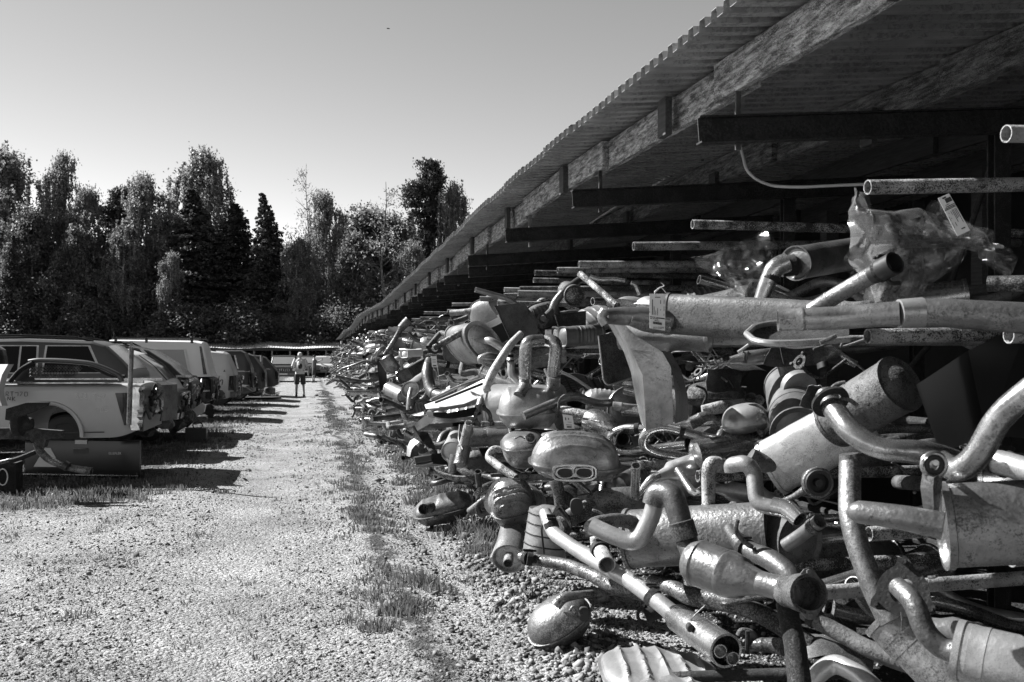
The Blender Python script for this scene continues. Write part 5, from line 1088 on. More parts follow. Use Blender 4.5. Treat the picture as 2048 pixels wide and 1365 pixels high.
e = Ex('ribbed_flex_pipe', 'pale ribbed pipe running down to the right edge behind the ringed collar', (2000, 930, 3.2), m='alu_pale')
e.pipe([(1935, 905, 3.3), (1975, 915, 3.25), (2000, 925, 3.2), (2070, 945, 3.1)], [34, 44, 50, 52], 'alu_pale').clamp((1985, 920, 3.22), (2000, 925, 3.2), 46, L=.015).clamp((2012, 929, 3.2), (2030, 935, 3.2), 50, L=.012)
e = Ex('hook_pipe', 'thin bright zigzag tail pipe with a cut shiny tip', (1520, 985, 3.9), m='alu_pale')
e.pipe([(1463, 945, 3.95), (1462, 930, 3.95), (1492, 926, 3.9), (1508, 945, 3.9), (1514, 1010, 3.85), (1562, 1018, 3.8)], [28, 32, 34, 34, 32, 32], 'alu_pale', n=24, k=8).pipe([(1545, 1012, 3.78), (1575, 1018, 3.75), (1600, 1040, 3.7)], [36, 38, 34], 'steel', o1=True, name='tail_tip')
e = Ex('rubber_damper', 'black rubber ring mount on a bent steel arm beside the zigzag pipe', (1634, 965, 3.7), 'exhaust part', 'alu_worn')
c0 = P(1634, 965, 3.7)
MB().rings([ring(c0 + FWD * d, RIGHT, UP, q, q, 26) for d, q in ((.03, .03), (.03, .052), (-.01, .054), (-.025, .047), (-.025, .036), (0, .034), (0, .016), (-.03, .014), (-.03, .006))]).build('rubber_ring', 'rubber', e.r)
tube(MB(), [c0 + RIGHT * (.05 * math.cos(t)) + UP * (.05 * math.sin(t)) - FWD * .01 for t in [j * math.pi / 12 for j in range(25)]], .009, n=10, smooth=False).build('steel_ring', 'alu_worn', e.r)
e.pipe([(1610, 980, 3.72), (1590, 993, 3.75), (1568, 1002, 3.8)], [18, 12, 11], 'alu_worn', n=12, name='arm')
e = Ex('tall_standing_pipe', 'tall bent pipe standing from the bottom right up past the middle shelf', (1715, 1060, 3.1), m='alu_worn')
e.pipe([(1698, 908, 3.25), (1700, 925, 3.25), (1700, 1030, 3.15), (1716, 1095, 3.1), (1748, 1180, 3.05), (1785, 1245, 3.0)], [38, 42, 44, 46, 48, 56], 'alu', n=28, k=8)
e.can((1772, 1232, 3.05), (1930, 1390, 2.9), 104, flat=.8, e=2.3, m='alu', lip=1.07, bands=(.3,))
e = Ex('square_flange_pipe', 'S shaped pipe with a large three cornered black flange at bottom right', (1830, 1220, 2.8), m='alu_pale')
e.flange((1806, 1183, 2.85), 58, (1770, 1150, 2.5), 'tri', 'rust_dark', hole=.45, th=.012).pipe([(1795, 1172, 2.8), (1828, 1200, 2.72), (1850, 1268, 2.68), (1890, 1300, 2.66), (1930, 1305, 2.62)], [38, 42, 44, 44, 48], 'alu_worn', n=28, k=8)
e.can((1915, 1300, 2.62), (2090, 1345, 2.5), 118, flat=.8, e=2.3, m='alu_pale', lip=1.05, bands=(.25,)).pipe([(1858, 1155, 2.82), (1868, 1155, 2.8), (1874, 1152, 2.78)], 7, 'steel', n=8, name='bolt').hanger([(1802, 1225, 2.8), (1804, 1240, 2.8), (1803, 1262, 2.8)], 3)
e = Ex('threaded_pipe_end', 'ribbed pipe stub with an open mouth in the shade right of the zigzag pipe', (1610, 1060, 3.9), m='mid')
e.pipe([(1570, 1092, 4.0), (1600, 1072, 3.95), (1640, 1043, 3.85)], [26, 28, 30], 'mid', o1=True).clamp((1628, 1052, 3.88), (1640, 1043, 3.85), 30, 'alu_worn')
# --- lower centre: H17.. etc
e = Ex('twin_cat_muffler', 'large drum muffler with a pale ribbed end cap behind the doubled S pipe', (1390, 1080, 4.9), m='mid')
e.can((1258, 1078, 5.0), (1540, 1064, 4.7), 118, m='alu_worn', flat=.9, lip=1.06, e=2.2, n=40).shell((1257, 1075, 4.95), 1, 1, 1) if False else e.can((1258, 1078, 5.0), (1540, 1064, 4.7), 118, m='alu_worn', flat=.9, lip=1.06, e=2.2, n=40)
e.pipe([(1265, 1045, 4.9), (1240, 1040, 4.8), (1195, 1046, 4.7), (1182, 1056, 4.6)], [28, 28, 30, 30], 'alu_worn')
e = Ex('double_s_pipe', 'pair of welded S bent pipes arching over the drum muffler', (1300, 1050, 4.4), m='alu')
e.pipe([(1184, 1052, 4.45), (1225, 1072, 4.4), (1276, 1090, 4.35), (1300, 1040, 4.35), (1312, 998, 4.35)], [34, 35, 36, 36, 36], 'alu_pale', n=26, k=8)
e.pipe([(1304, 1010, 4.3), (1312, 985, 4.3), (1345, 988, 4.25), (1366, 1060, 4.2), (1390, 1125, 4.1)], [40, 44, 46, 46, 42], 'alu', n=28, k=8).pipe([(1362, 1044, 4.16), (1372, 1078, 4.15)], [50, 50], 'alu_worn', name='sleeve')
e = Ex('catalytic_converter', 'near catalytic converter with a cone neck and an open bolted flange', (1450, 1145, 3.7), m='alu')
e.pipe([(1380, 1120, 3.9), (1382, 1121, 3.9), (1387, 1123, 3.89), (1396, 1126, 3.87), (1398, 1127, 3.87), (1401, 1128, 3.86), (1404, 1129, 3.86), (1450, 1146, 3.78), (1452, 1147, 3.78), (1455, 1148, 3.77), (1458, 1149, 3.77), (1470, 1153, 3.75), (1480, 1156, 3.73), (1482, 1157, 3.72), (1520, 1167, 3.68), (1530, 1169, 3.65)], [30, 60, 80, 92, 95, 95, 93, 93, 93, 96, 96, 90, 84, 72, 50, 48], 'alu', n=40, smooth=False, name='converter_body')
e.pipe([(1520, 1166, 3.66), (1565, 1178, 3.6), (1605, 1186, 3.5)], [48, 47, 52], 'alu', n=28).pipe([(1598, 1185, 3.5), (1618, 1188, 3.42)], [74, 80], 'rust', o1=True, name='flange_cup').flange((1619, 1188, 3.42), 42, (1648, 1190, 3.2), 'oval', 'rust', hole=.78, th=.012)
e = Ex('front_long_pipe', 'long pipe slanting from the striped muffler down to a twin tip sleeve', (1230, 1140, 4.6), m='alu_pale')
e.pipe([(1090, 1024, 5.2), (1105, 1066, 5.1), (1160, 1105, 4.9), (1222, 1138, 4.7), (1290, 1182, 4.5), (1358, 1238, 4.35)], [24, 27, 30, 33, 34, 36], 'alu_pale', n=24, k=8).clamp((1103, 1052, 5.12), (1108, 1068, 5.1), 26).clamp((1305, 1194, 4.47), (1320, 1207, 4.44), 34)
e.pipe([(1350, 1232, 4.35), (1356, 1236, 4.32), (1405, 1270, 4.15), (1452, 1302, 3.95)], [44, 56, 62, 70], 'steel', o1=True, smooth=False, n=30, name='tip_sleeve')
for a, b in (((1420, 1288, 4.05), (1441, 1303, 3.93)), ((1442, 1300, 4.05), (1466, 1318, 3.92))): e.pipe([a, b], [25, 27], 'steel', o1=True, name='tail_tip')
e.hanger([(1372, 1255, 4.2), (1385, 1235, 4.15), (1410, 1212, 4.15)], 3, 'steel', rubber=(1379, 1255, 4.12, 8))
e = Ex('second_long_pipe', 'darker long pipe running under the striped muffler to the right', (1180, 1145, 5.2), m='alu_worn')
e.pipe([(1042, 1115, 5.6), (1085, 1122, 5.5), (1135, 1130, 5.4), (1185, 1150, 5.2), (1225, 1175, 5.1), (1290, 1188, 5.0)], [22, 24, 25, 28, 30, 32], 'alu_worn', n=22, k=8).clamp((1055, 1117, 5.55), (1070, 1120, 5.5), 25).clamp((1060, 1118, 5.5), (1080, 1121, 5.5), 25)
e = Ex('striped_muffler', 'bright egg shaped muffler with dark stripes at the left of the lower pile', (1092, 1070, 5.8), m='alu_pale')
e.can((1100, 1022, 5.8), (1086, 1116, 5.8), 84, m='alu_pale', dome=.25, lip=1.0).hoops((1100, 1022, 5.8), (1086, 1116, 5.8), 84, (.08, .28, .5, .72, .94))
e.pipe([(1086, 1020, 5.55), (1083, 1060, 5.5), (1088, 1108, 5.6)], 4, 'black', n=8, name='strap')
e = Ex('tail_tip_pipe', 'short downturned tail tip with a thick clamp in front of the S pipes', (1203, 1105, 4.75), m='rust_pipe')
e.pipe([(1193, 1075, 4.8), (1195, 1095, 4.8), (1206, 1110, 4.72), (1214, 1130, 4.62)], [26, 26, 32, 36], 'rust_pipe', o1=True).clamp((1200, 1100, 4.77), (1206, 1110, 4.72), 34)
e = Ex('small_converter', 'barrel shaped converter with cone ends under the two tone muffler', (1245, 998, 5.5), m='alu_worn')
e.pipe([(1118, 1050, 5.4), (1150, 1030, 5.45), (1192, 1012, 5.5)], [32, 36, 40], 'rust').pipe([(1190, 1013, 5.5), (1202, 1005, 5.5), (1212, 1002, 5.5), (1250, 999, 5.5), (1275, 998, 5.5), (1288, 998, 5.5), (1300, 996, 5.5)], [36, 48, 50, 50, 50, 40, 24], 'alu_worn', n=32, smooth=False, name='converter_body').flange((1121, 1048, 5.4), 32, (1105, 1055, 5.35), 'oval', 'rust_dark')
e.hanger([(1185, 1020, 5.3), (1200, 1025, 5.3), (1212, 1035, 5.3), (1212, 1050, 5.3)], 5, 'rust_pipe', rubber=(1153, 1013, 5.3, 16))
e = Ex('rusty_u_pipe', 'rusty upright pipe bending left below the silver barrel', (1417, 990, 4.9), m='rust_pipe')
e.pipe([(1450, 935, 4.95), (1420, 925, 4.9), (1417, 960, 4.9), (1417, 1030, 4.9), (1395, 1052, 4.9), (1350, 1062, 4.9)], [28, 32, 28, 27, 26, 24], 'rust_pipe', n=22, k=8)
e = Ex('ground_dome_muffler', 'round ended pressed muffler resting on the gravel at the rack foot', (1118, 1240, 5.2), m='alu')
gp = G(1108, 1290, .0); Dg = (EYE) * FPX / (1290 - HY)
e.shell((1118, 1243, 5.28), 68, 44, 46, rot=-31, pitch=18, deep=.15, m='alu', e=2.2, p=2.3, fl=1.05).pipe([(1112, 1212, 5.15), (1125, 1196, 5.15), (1160, 1190, 5.2), (1232, 1184, 5.3)], [22, 22, 16, 14], 'alu_worn').hanger([(1140, 1222, 5.05), (1146, 1212, 5.05), (1156, 1220, 5.05), (1162, 1232, 5.05)], 6, rubber=(1168, 1228, 5.1, 14))
e.flange((1288, 1232, 4.9), 20, (1270, 1238, 4.8), 'oval', 'rust_dark').pipe([(1290, 1232, 4.9), (1330, 1215, 4.9), (1380, 1205, 5.0)], [32, 34, 38], 'rust_dark')
e = Ex('ribbed_floor_shield', 'pale ribbed heat shield lying flat on the gravel at the bottom edge', (1320, 1340, 4.6), 'heat shield', 'alu_pale')
e.shell((1322, 1348, 4.62), 118, 26, 3, rot=4, pitch=0, deep=.30, m='alu_pale', e=3.4, p=4.5, ribs=6, amp=.013, name='shield', fl=1.05)
bp_ = P(1335, HY, 4.75); MB().box(Vector((bp_.x, bp_.y, .085)), .10, .07, .004).build('foil_patch', 'mid', e.r, smooth=False)
e = Ex('bolted_coupling', 'rusty bolted ball coupling on a short pipe near the bottom edge', (1495, 1285, 4.1), m='rust')
e.pipe([(1500, 1290, 4.1), (1545, 1290, 4.05), (1570, 1296, 4.0)], [24, 30, 34], 'alu_worn').pipe([(1478, 1272, 4.1), (1483, 1262, 4.1), (1505, 1264, 4.1), (1512, 1285, 4.1), (1500, 1302, 4.1), (1480, 1300, 4.1)], 14, 'rust', name='ball_housing').pipe([(1495, 1262, 4.05), (1494, 1308, 4.05)], 9, 'rust_dark', n=8, name='bolt')
e = Ex('black_post', 'short dark steel post standing at the bottom edge under the bolted flange', (1590, 1300, 3.6), 'post', 'rust_dark')
e.pipe([(1572, 1207, 3.7), (1590, 1290, 3.6), (1602, 1390, 3.5)], [40, 44, 48], 'rust_dark', smooth=False)
e = Ex('dark_cross_pipe', 'dark straight pipe slanting behind the short steel post', (1680, 1270, 4.0), m='rust')
e.pipe([(1610, 1222, 4.1), (1640, 1245, 4.05), (1750, 1305, 3.9), (1850, 1340, 3.8)], [36, 34, 36, 38], 'rust').clamp((1628, 1236, 4.07), (1640, 1245, 4.05), 36)
e = Ex('floor_shield_right', 'crumpled pale metal shield in the shade right of the short steel post', (1680, 1310, 4.2), 'heat shield', 'alu')
bent_sheet([[(1610, 1265, 4.6), (1640, 1270, 4.5), (1680, 1262, 4.6), (1740, 1278, 4.6)], [(1600, 1290, 4.4), (1645, 1280, 4.35), (1690, 1292, 4.4), (1750, 1310, 4.4)], [(1605, 1320, 4.3), (1650, 1310, 4.25), (1700, 1328, 4.3), (1745, 1345, 4.3)]], 'alu', e.r)
e = Ex('bottom_elbow', 'light elbow pipe at the bottom edge right of the short steel post', (1660, 1340, 3.8), m='alu_pale')
e.pipe([(1615, 1390, 3.8), (1635, 1345, 3.8), (1670, 1325, 3.8), (1720, 1350, 3.7), (1760, 1390, 3.6)], [36, 38, 38, 40, 42], 'alu_pale')
e = Ex('bottom_dark_pipe', 'dark horizontal pipe along the bottom edge of the frame', (1520, 1350, 4.2), m='rust_dark')
e.pipe([(1290, 1358, 4.5), (1420, 1352, 4.4), (1700, 1345, 4.2)], [20, 22, 26], 'rust_dark')
e = Ex('shaded_cross_pipe', 'dark pipe with a dented elbow under the near catalytic converter', (1440, 1190, 4.6), m='rust')
e.pipe([(1300, 1165, 4.9), (1345, 1175, 4.8), (1380, 1195, 4.7), (1440, 1200, 4.6), (1520, 1225, 4.5), (1620, 1290, 4.4)], [26, 32, 36, 40, 38, 38], 'alu_worn', n=24, k=8)
e = Ex('curved_shade_pipe', 'light pipe bending down behind the near catalytic converter', (1540, 1130, 4.2), m='alu')
e.pipe([(1460, 1060, 4.6), (1490, 1100, 4.4), (1540, 1118, 4.25), (1580, 1150, 4.15), (1600, 1190, 4.1)], [26, 36, 42, 44, 42], 'alu', n=24, k=8).clamp((1490, 1100, 4.4), (1520, 1112, 4.3), 40)
e.hanger([(1475, 1040, 4.3), (1470, 1062, 4.3), (1488, 1085, 4.3), (1505, 1095, 4.3)], 10, 'alu_worn')
e = Ex('drum_muffler_low', 'dark spotted drum muffler behind the zigzag pipe', (1545, 1090, 4.7), m='rust')
e.can((1490, 1060, 5.0), (1600, 1085, 4.6), 110, m='rust', flat=.9, dome=.15)
# --- middle: pod, clamshells, U pipes
e = Ex('twin_tip_pod', 'rounded pressed rear muffler with a chrome twin oval tip plate', (1150, 915, 5.8), m='alu')
e.shell((1150, 926, 5.9), 88, 58, 28, rot=3, pitch=8, deep=.17, m='alu', ribs=5, ribv=True, amp=.009, e=2.7, p=3.4)
cc0 = P(1149, 946, 5.45)
MB().rings([ring(cc0 + FWD * d, RIGHT, UP, a, b, 32, 3.6) for d, a, b in ((.05, .118, .045), (0, .125, .05), (-.012, .12, .046), (-.012, .112, .036), (.02, .108, .032))], cap1=False).build('chrome_tip', 'chrome', e.r)
for sx in (-1, 1):
    MB().rings([ring(cc0 + RIGHT * (.052 * sx) + FWD * d, RIGHT, UP, a, b, 24, 2.4) for d, a, b in ((.02, .05, .031), (-.016, .05, .031), (-.016, .043, .025), (.12, .043, .025))], cap0=False).build('tip_opening', 'chrome', e.r)
    MB().rings([ring(cc0 + RIGHT * (.052 * sx) + FWD * d, RIGHT, UP, .041, .023, 24, 2.4) for d in (.03, .035)]).build('dark_bore', 'black', e.r)
e.pipe([(1110, 960, 5.75), (1118, 985, 5.75), (1122, 1010, 5.8)], [26, 24, 26], 'alu_worn')
e = Ex('u_pipe_muffler', 'stained pressed muffler with two tall upright U pipes in the middle of the picture', (1056, 815, 6.7), m='alu_pale')
e.shell((1057, 822, 6.8), 60, 50, 32, rot=-2, pitch=4, deep=.24, m='alu_pale', e=3.2, p=4, ribs=3, amp=.008).pipe([(1050, 776, 6.7), (1050, 730, 6.65), (1052, 683, 6.6), (1085, 681, 6.65)], [25, 25, 26, 24], 'steel', n=24, k=8).pipe([(1104, 780, 6.75), (1107, 740, 6.7), (1113, 686, 6.65), (1092, 680, 6.7)], [25, 25, 26, 26], 'steel', n=24, k=8).pipe([(1038, 793, 6.6), (1052, 772, 6.68)], [24, 27], 'alu_worn', name='collar').pipe([(1107, 775, 6.74), (1108, 752, 6.7)], [27, 27], 'alu_worn', name='collar')
e.pipe([(1112, 818, 6.6), (1135, 822, 6.5), (1185, 833, 6.4)], [18, 18, 19], 'rust_pipe').hanger([(1115, 835, 6.55), (1118, 800, 6.5), (1128, 790, 6.5), (1148, 788, 6.5)], 5, 'rust')
e = Ex('white_drum_muffler', 'pale round drum muffler directly behind the pressed muffler with U pipes', (1010, 810, 7.1), m='alu_pale')
e.can((984, 812, 7.2), (1120, 815, 7.0), 88, m='alu_pale', lip=1.04, dome=.05).pipe([(984, 800, 7.1), (965, 797, 7.1), (960, 815, 7.05)], [18, 20, 20], 'alu_worn')
e.flange((965, 835, 6.9), 24, (950, 838, 6.8), 'tri', 'rust_dark').pipe([(963, 848, 6.88), (990, 848, 6.9), (1012, 848, 6.9)], [10, 11, 11], 'rust_pipe', o0=True)
e = Ex('leaning_rust_pipe', 'long dark pipe leaning down left from the U pipes', (988, 745, 7.0), m='rust')
e.pipe([(1042, 668, 7.2), (1020, 690, 7.1), (985, 745, 7.0), (972, 776, 6.95), (976, 785, 6.95)], [14, 16, 18, 17, 14], 'rust_pipe', n=18)
e = Ex('ribbed_muffler', 'small bright ribbed muffler right of the pressed muffler with U pipes', (1208, 800, 6.9), m='alu_pale')
e.shell((1206, 806, 7.0), 42, 28, 14, rot=8, deep=.12, m='alu_pale', ribs=9, amp=.004, e=3).pipe([(1225, 812, 6.8), (1262, 818, 6.8), (1300, 820, 6.9)], [18, 20, 20], 'alu_pale')
e = Ex('mesh_converter', 'shiny round converter with a sensor boss above the twin tip pod', (1205, 845, 6.3), m='steel')
e.pipe([(1172, 832, 6.4), (1178, 838, 6.4), (1190, 842, 6.35), (1215, 852, 6.3), (1228, 860, 6.28), (1240, 872, 6.25)], [24, 44, 48, 46, 34, 26], 'steel', n=28, smooth=False, name='converter_body').pipe([(1225, 872, 6.2), (1245, 878, 6.1)], [28, 34], 'rust_dark', o1=True, name='flange_cup').flange((1247, 879, 6.05), 18, (1262, 882, 5.9), 'tri', 'rust_dark', hole=.7).pipe([(1206, 846, 6.2), (1204, 847, 6.1)], [9, 9], 'steel', n=12, o1=True, name='sensor_boss').pipe([(1165, 838, 6.3), (1180, 839, 6.3), (1200, 844, 6.2)], 4, 'alu_worn', n=8, name='hanger')
e = Ex('open_mouth_pipe', 'wide dark open pipe mouth left of the bright ribbed muffler', (1155, 800, 6.8), m='rust_dark')
e.pipe([(1165, 808, 7.1), (1150, 802, 6.8)], [34, 36], 'rust_dark', o1=True)
card('paper_tag', 'white paper tag hanging below the stained muffler with U pipes', ((1125, 829), (1145, 832), (1149, 858), (1129, 858)), 6.3, [(.2, .3, .2, .4), (.4, .8, .5, .53), (.5, .6, .2, .35), (.2, .8, .7, .74), (.25, .75, .82, .92)])
card('paper_tag', 'plain white tag tied above the two U pipes', ((1090, 660), (1103, 660), (1103, 676), (1090, 676)), 6.9, [(.3, .7, .1, .15)])
card('paper_tag', 'slim printed tag hanging left of the fat curved elbow', ((862, 713), (873, 713), (875, 735), (864, 735)), 8.6, [(.2, .8, .3, .35), (.2, .8, .5, .55), (.2, .8, .8, .92)])
e = Ex('black_vent_grille', 'black plastic vent grille with open slots behind the right U pipe', (1170, 770, 7.4), 'car part', 'black')
for k in range(7):
    t = k / 6; e.pipe([(1085 + 18 * t, 756 + 30 * t, 7.4), (1150 + 25 * t, 748 + 22 * t, 7.6), (1215, 765 + 18 * t, 7.8)], 5, 'paint_grey', n=6, name='slat')
for k in range(8): e.pipe([(1100 + 14 * k, 750 + k * .6, 7.45 + .04 * k), (1122 + 13 * k, 790, 7.4 + .04 * k)], 4, 'black', n=6, name='cross_bar')
e.pipe([(1124, 745, 7.3), (1150, 757, 7.3), (1190, 785, 7.3)], 6, 'alu_pale', n=8, name='front_edge')
e = Ex('striped_box_muffler', 'shaded ribbed box muffler behind the tagged muffler', (1160, 672, 7.4), m='mid')
e.can((1125, 674, 7.4), (1200, 670, 7.5), 40, flat=1.2, e=3, m='mid', ribs=(.3, .4, .5, .6, .7, .8), dome=.2)
# upper mid heat shields in shade
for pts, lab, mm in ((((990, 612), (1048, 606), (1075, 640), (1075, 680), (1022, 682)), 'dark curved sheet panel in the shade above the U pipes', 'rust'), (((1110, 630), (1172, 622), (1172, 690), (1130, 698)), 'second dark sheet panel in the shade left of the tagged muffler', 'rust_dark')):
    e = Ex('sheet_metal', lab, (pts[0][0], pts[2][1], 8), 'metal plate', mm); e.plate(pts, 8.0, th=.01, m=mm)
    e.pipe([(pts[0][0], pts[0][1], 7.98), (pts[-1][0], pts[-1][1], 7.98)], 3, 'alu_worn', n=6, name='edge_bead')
e = Ex('hanging_drum', 'round pale muffler end hanging at the top of the pile over the arms', (1142, 590, 7.2), m='alu_worn')
e.can((1135, 582, 7.6), (1150, 592, 6.9), 40, m='alu_worn', dome=.1).pipe([(1160, 560, 7.2), (1130, 580, 7.0), (1110, 605, 7.0), (1105, 625, 7.0)], [16, 14, 16, 18], 'alu_worn').flange((1085, 640, 6.9), 14, (1075, 632, 6.7), 'oval', 'rust').pipe([(1105, 620, 7), (1087, 638, 6.9)], [14, 14], 'rust')
e = Ex('straight_diag_pipe', 'straight rusty tube slanting down right from the top arms to the tagged muffler', (1200, 580, 6.4), m='rust_pipe')
e.pipe([(1160, 548, 6.6), (1198, 580, 6.4), (1234, 612, 6.2)], [13, 13, 14], 'rust_pipe', smooth=False)
# --- left middle
e = Ex('oval_can_muffler', 'large bright oval muffler lying on the upper arms above the twin elbows', (955, 684, 8.3), m='alu')
e.can((968, 686, 7.9), (925, 690, 8.6), 56, m='alu', flat=1.6, e=2.2, lip=1.06, roll=55).pipe([(962, 680, 7.9), (982, 682, 7.8), (1000, 694, 7.8), (1020, 704, 7.8)], [14, 16, 16, 14], 'alu_pale')
e = Ex('flanged_slant_pipe', 'grey pipe slanting up right from a dark three bolt flange', (900, 680, 8.0), m='alu_worn')
e.flange((869, 696, 8.0), 15, (860, 700, 7.9), 'tri', 'rust_dark').pipe([(868, 696, 8.0), (900, 678, 8.0), (930, 662, 8.0), (944, 666, 8.0)], [13, 13, 15, 12], 'alu_worn', n=20)
e = Ex('fat_elbow', 'fat curved elbow pipe sweeping down right below the slim tag', (868, 760, 8.6), m='alu')
e.pipe([(860, 722, 8.8), (853, 745, 8.7), (862, 785, 8.6), (885, 795, 8.5), (905, 784, 8.5)], [20, 23, 24, 24, 22], 'alu', n=24, k=8).clamp((871, 788, 8.57), (880, 793, 8.5), 24).pipe([(875, 730, 8.6), (880, 775, 8.6)], 2.5, 'steel', n=6, name='rod')
e = Ex('twin_elbows', 'pair of fat parallel elbow pipes pointing left in the middle', (975, 720, 7.6), m='alu')
e.pipe([(1000, 716, 7.7), (975, 712, 7.6), (960, 718, 7.6), (962, 728, 7.6)], [13, 15, 15, 10], 'alu').pipe([(1005, 732, 7.6), (980, 727, 7.5), (962, 722, 7.5)], [18, 18, 12], 'alu')
e = Ex('pale_stub_pipe', 'pale ringed pipe stub left of the two U pipes', (1022, 735, 7.2), m='alu_pale')
e.pipe([(1016, 705, 7.3), (1022, 725, 7.2), (1022, 750, 7.2), (1036, 764, 7.2)], [12, 15, 15, 15], 'alu_pale').clamp((1021, 722, 7.2), (1021, 730, 7.2), 14, L=.01)
e = Ex('white_bumper', 'glossy white plastic bumper end jutting out of the middle of the pile', (910, 800, 7.9), 'bumper', 'white_part')
R = [[(849, 810, 7.8), (852, 818, 7.75), (865, 822, 7.8)], [(872, 802, 7.8), (878, 816, 7.7), (885, 822, 7.8)], [(920, 782, 7.9), (928, 808, 7.75), (930, 815, 7.9)], [(968, 758, 8.1), (972, 790, 7.9), (968, 806, 8.1)]]
bent_sheet(R, 'white_part', e.r, 'bumper_skin', .012); e.pipe([(870, 806, 7.72), (920, 786, 7.72), (965, 768, 7.9)], 5, 'black', n=8, name='trim_slot'); e.pipe([(862, 800, 7.9), (920, 772, 8.0), (966, 758, 8.15)], 6, 'alu_pale', n=8, name='upper_edge')
bent_sheet([[(850, 824, 7.8), (900, 826, 7.8), (960, 812, 8.0)], [(858, 836, 7.7), (905, 838, 7.7), (962, 830, 7.9)]], 'rust_dark', e.r, 'torn_edge')
e = Ex('glossy_black_bumper', 'glossy dark bumper skin with light reflections under the white one', (870, 845, 8.0), 'bumper', 'paint_black')
bent_sheet([[(828, 850, 8.3), (850, 832, 8.2), (900, 836, 8.1), (950, 834, 8.2)], [(835, 862, 8.1), (860, 848, 7.9), (905, 846, 7.8), (950, 842, 8.0)], [(860, 866, 8.1), (872, 860, 7.9), (905, 854, 7.8), (940, 850, 8.0)]], 'paint_black', e.r, 'bumper_skin', .01)
e = Ex('black_wedge', 'pointed black plastic wedge jutting towards the lane', (845, 870, 8.9), 'car part', 'black')
MB().rings([[P(x, y, D) for x, y, D in q] for q in (((824, 853, 8.9), (850, 838, 9.2), (856, 868, 9.0), (838, 872, 8.8)), ((828, 868, 8.9), (855, 866, 9.1), (862, 885, 9.0), (845, 885, 8.8)), ((858, 892, 8.9), (868, 888, 9.0), (871, 898, 8.9), (866, 900, 8.85)))]).build('wedge', 'black', e.r, smooth=False)
e = Ex('white_arch_liner', 'pale ribbed wheel arch shaped shield by the grass left of the pile', (826, 895, 9.4), 'heat shield', 'alu_pale')
bent_sheet([[(813, 912, 9.4), (820, 914, 9.3)], [(814, 895, 9.4), (823, 900, 9.3)], [(820, 882, 9.4), (830, 890, 9.3)], [(828, 877, 9.4), (838, 884, 9.3)], [(838, 880, 9.5), (844, 890, 9.4)]], 'alu_pale', e.r); bent_sheet([[(820, 914, 9.3), (834, 914, 9.35)], [(823, 900, 9.3), (836, 903, 9.35)], [(830, 890, 9.3), (840, 896, 9.35)]], 'alu', e.r)
e = Ex('dark_headlamp', 'broken dark rectangular lamp housing low by the tall grass', (848, 925, 9.0), 'car part', 'black')
MB().rings([[P(x, y, D) for x, y, D in q] for q in (((829, 916, 8.9), (862, 911, 8.9), (863, 920, 8.9), (831, 926, 8.9)), ((827, 914, 9.0), (864, 908, 9.0), (866, 928, 9.0), (832, 934, 9.0)), ((840, 912, 9.3), (895, 905, 9.3), (895, 930, 9.3), (845, 936, 9.3)))]).build('lamp_housing', 'black', e.r, smooth=False); e.pipe([(829, 931, 8.95), (850, 930, 8.95), (866, 925, 8.95)], 4, 'alu', n=6, name='lower_lip')
e = Ex('can_pair', 'pale tilted can muffler with a dark strap, left of the twin tip pod', (900, 890, 7.8), m='alu_pale')
e.can((905, 905, 7.6), (925, 862, 8.0), 44, m='alu_pale', lip=1.04).pipe([(893, 885, 7.7), (896, 905, 7.7), (902, 918, 7.7)], 3, 'black', n=6, name='strap')
e = Ex('jug_muffler', 'upright hot formed muffler with an open spout in the lower left pile', (924, 890, 7.4), m='alu_worn')
e.pipe([(935, 852, 7.35), (930, 880, 7.4), (924, 900, 7.4)], [16, 19, 20], 'rust_pipe').pipe([(937, 856, 7.34), (937, 846, 7.3)], [15, 15], 'rust_pipe', o1=True, name='open_spout').can((928, 895, 7.4), (921, 930, 7.35), 28, m='alu_worn', dome=.5).pipe([(910, 910, 7.4), (905, 930, 7.4), (904, 945, 7.4)], [20, 18, 16], 'alu', o1=False)
e.pipe([(920, 850, 7.5), (917, 880, 7.45), (926, 900, 7.3)], 4, 'black', n=6, name='strap')
e = Ex('rough_bent_pipe', 'rough rusty pipe bent like a shepherd crook below the striped parts', (1000, 925, 6.6), m='rust_pipe')
e.pipe([(1005, 900, 6.6), (985, 898, 6.6), (976, 915, 6.6), (1000, 935, 6.5), (1032, 956, 6.4)], [13, 15, 16, 16, 16], 'rust_pipe', n=20, k=8)
e = Ex('grey_shell_muffler', 'grey pressed muffler with a small round outlet left of the twin tip pod', (1045, 900, 6.4), m='alu')
e.shell((1045, 886, 6.5), 42, 20, 50, rot=-4, pitch=10, deep=.2, m='alu', e=2.8, p=2.4).pipe([(1063, 880, 6.3), (1061, 876, 6.1)], [20, 20], 'alu', o1=True, name='outlet').hanger([(1030, 878, 6.15), (1040, 872, 6.15), (1050, 878, 6.15)], 3)
e = Ex('ribbed_barrel', 'fat ribbed barrel muffler with deep dark grooves low on the left', (1028, 1005, 6.4), m='alu_worn')
e.can((1010, 1000, 6.3), (1052, 1010, 6.7), 78, m='alu', e=2.6, dome=.35, ribs=(.2, .4, .6, .8), roll=20)
e.shell((1025, 1006, 6.35), 44, 38, 38, rot=-14, pitch=30, deep=.14, m='alu_worn', ribs=7, amp=.013, e=3.2, ribv=True, p=4)
e = Ex('u_bend_pipes', 'thin doubled U bend pipe beside the ribbed barrel', (970, 1015, 7.0), m='rust')
e.pipe([(995, 997, 7.0), (965, 1000, 7.0), (953, 1012, 7.0), (960, 1032, 7.0), (992, 1018, 7.0)], [11, 12, 12, 12, 11], 'alu_worn', k=8)
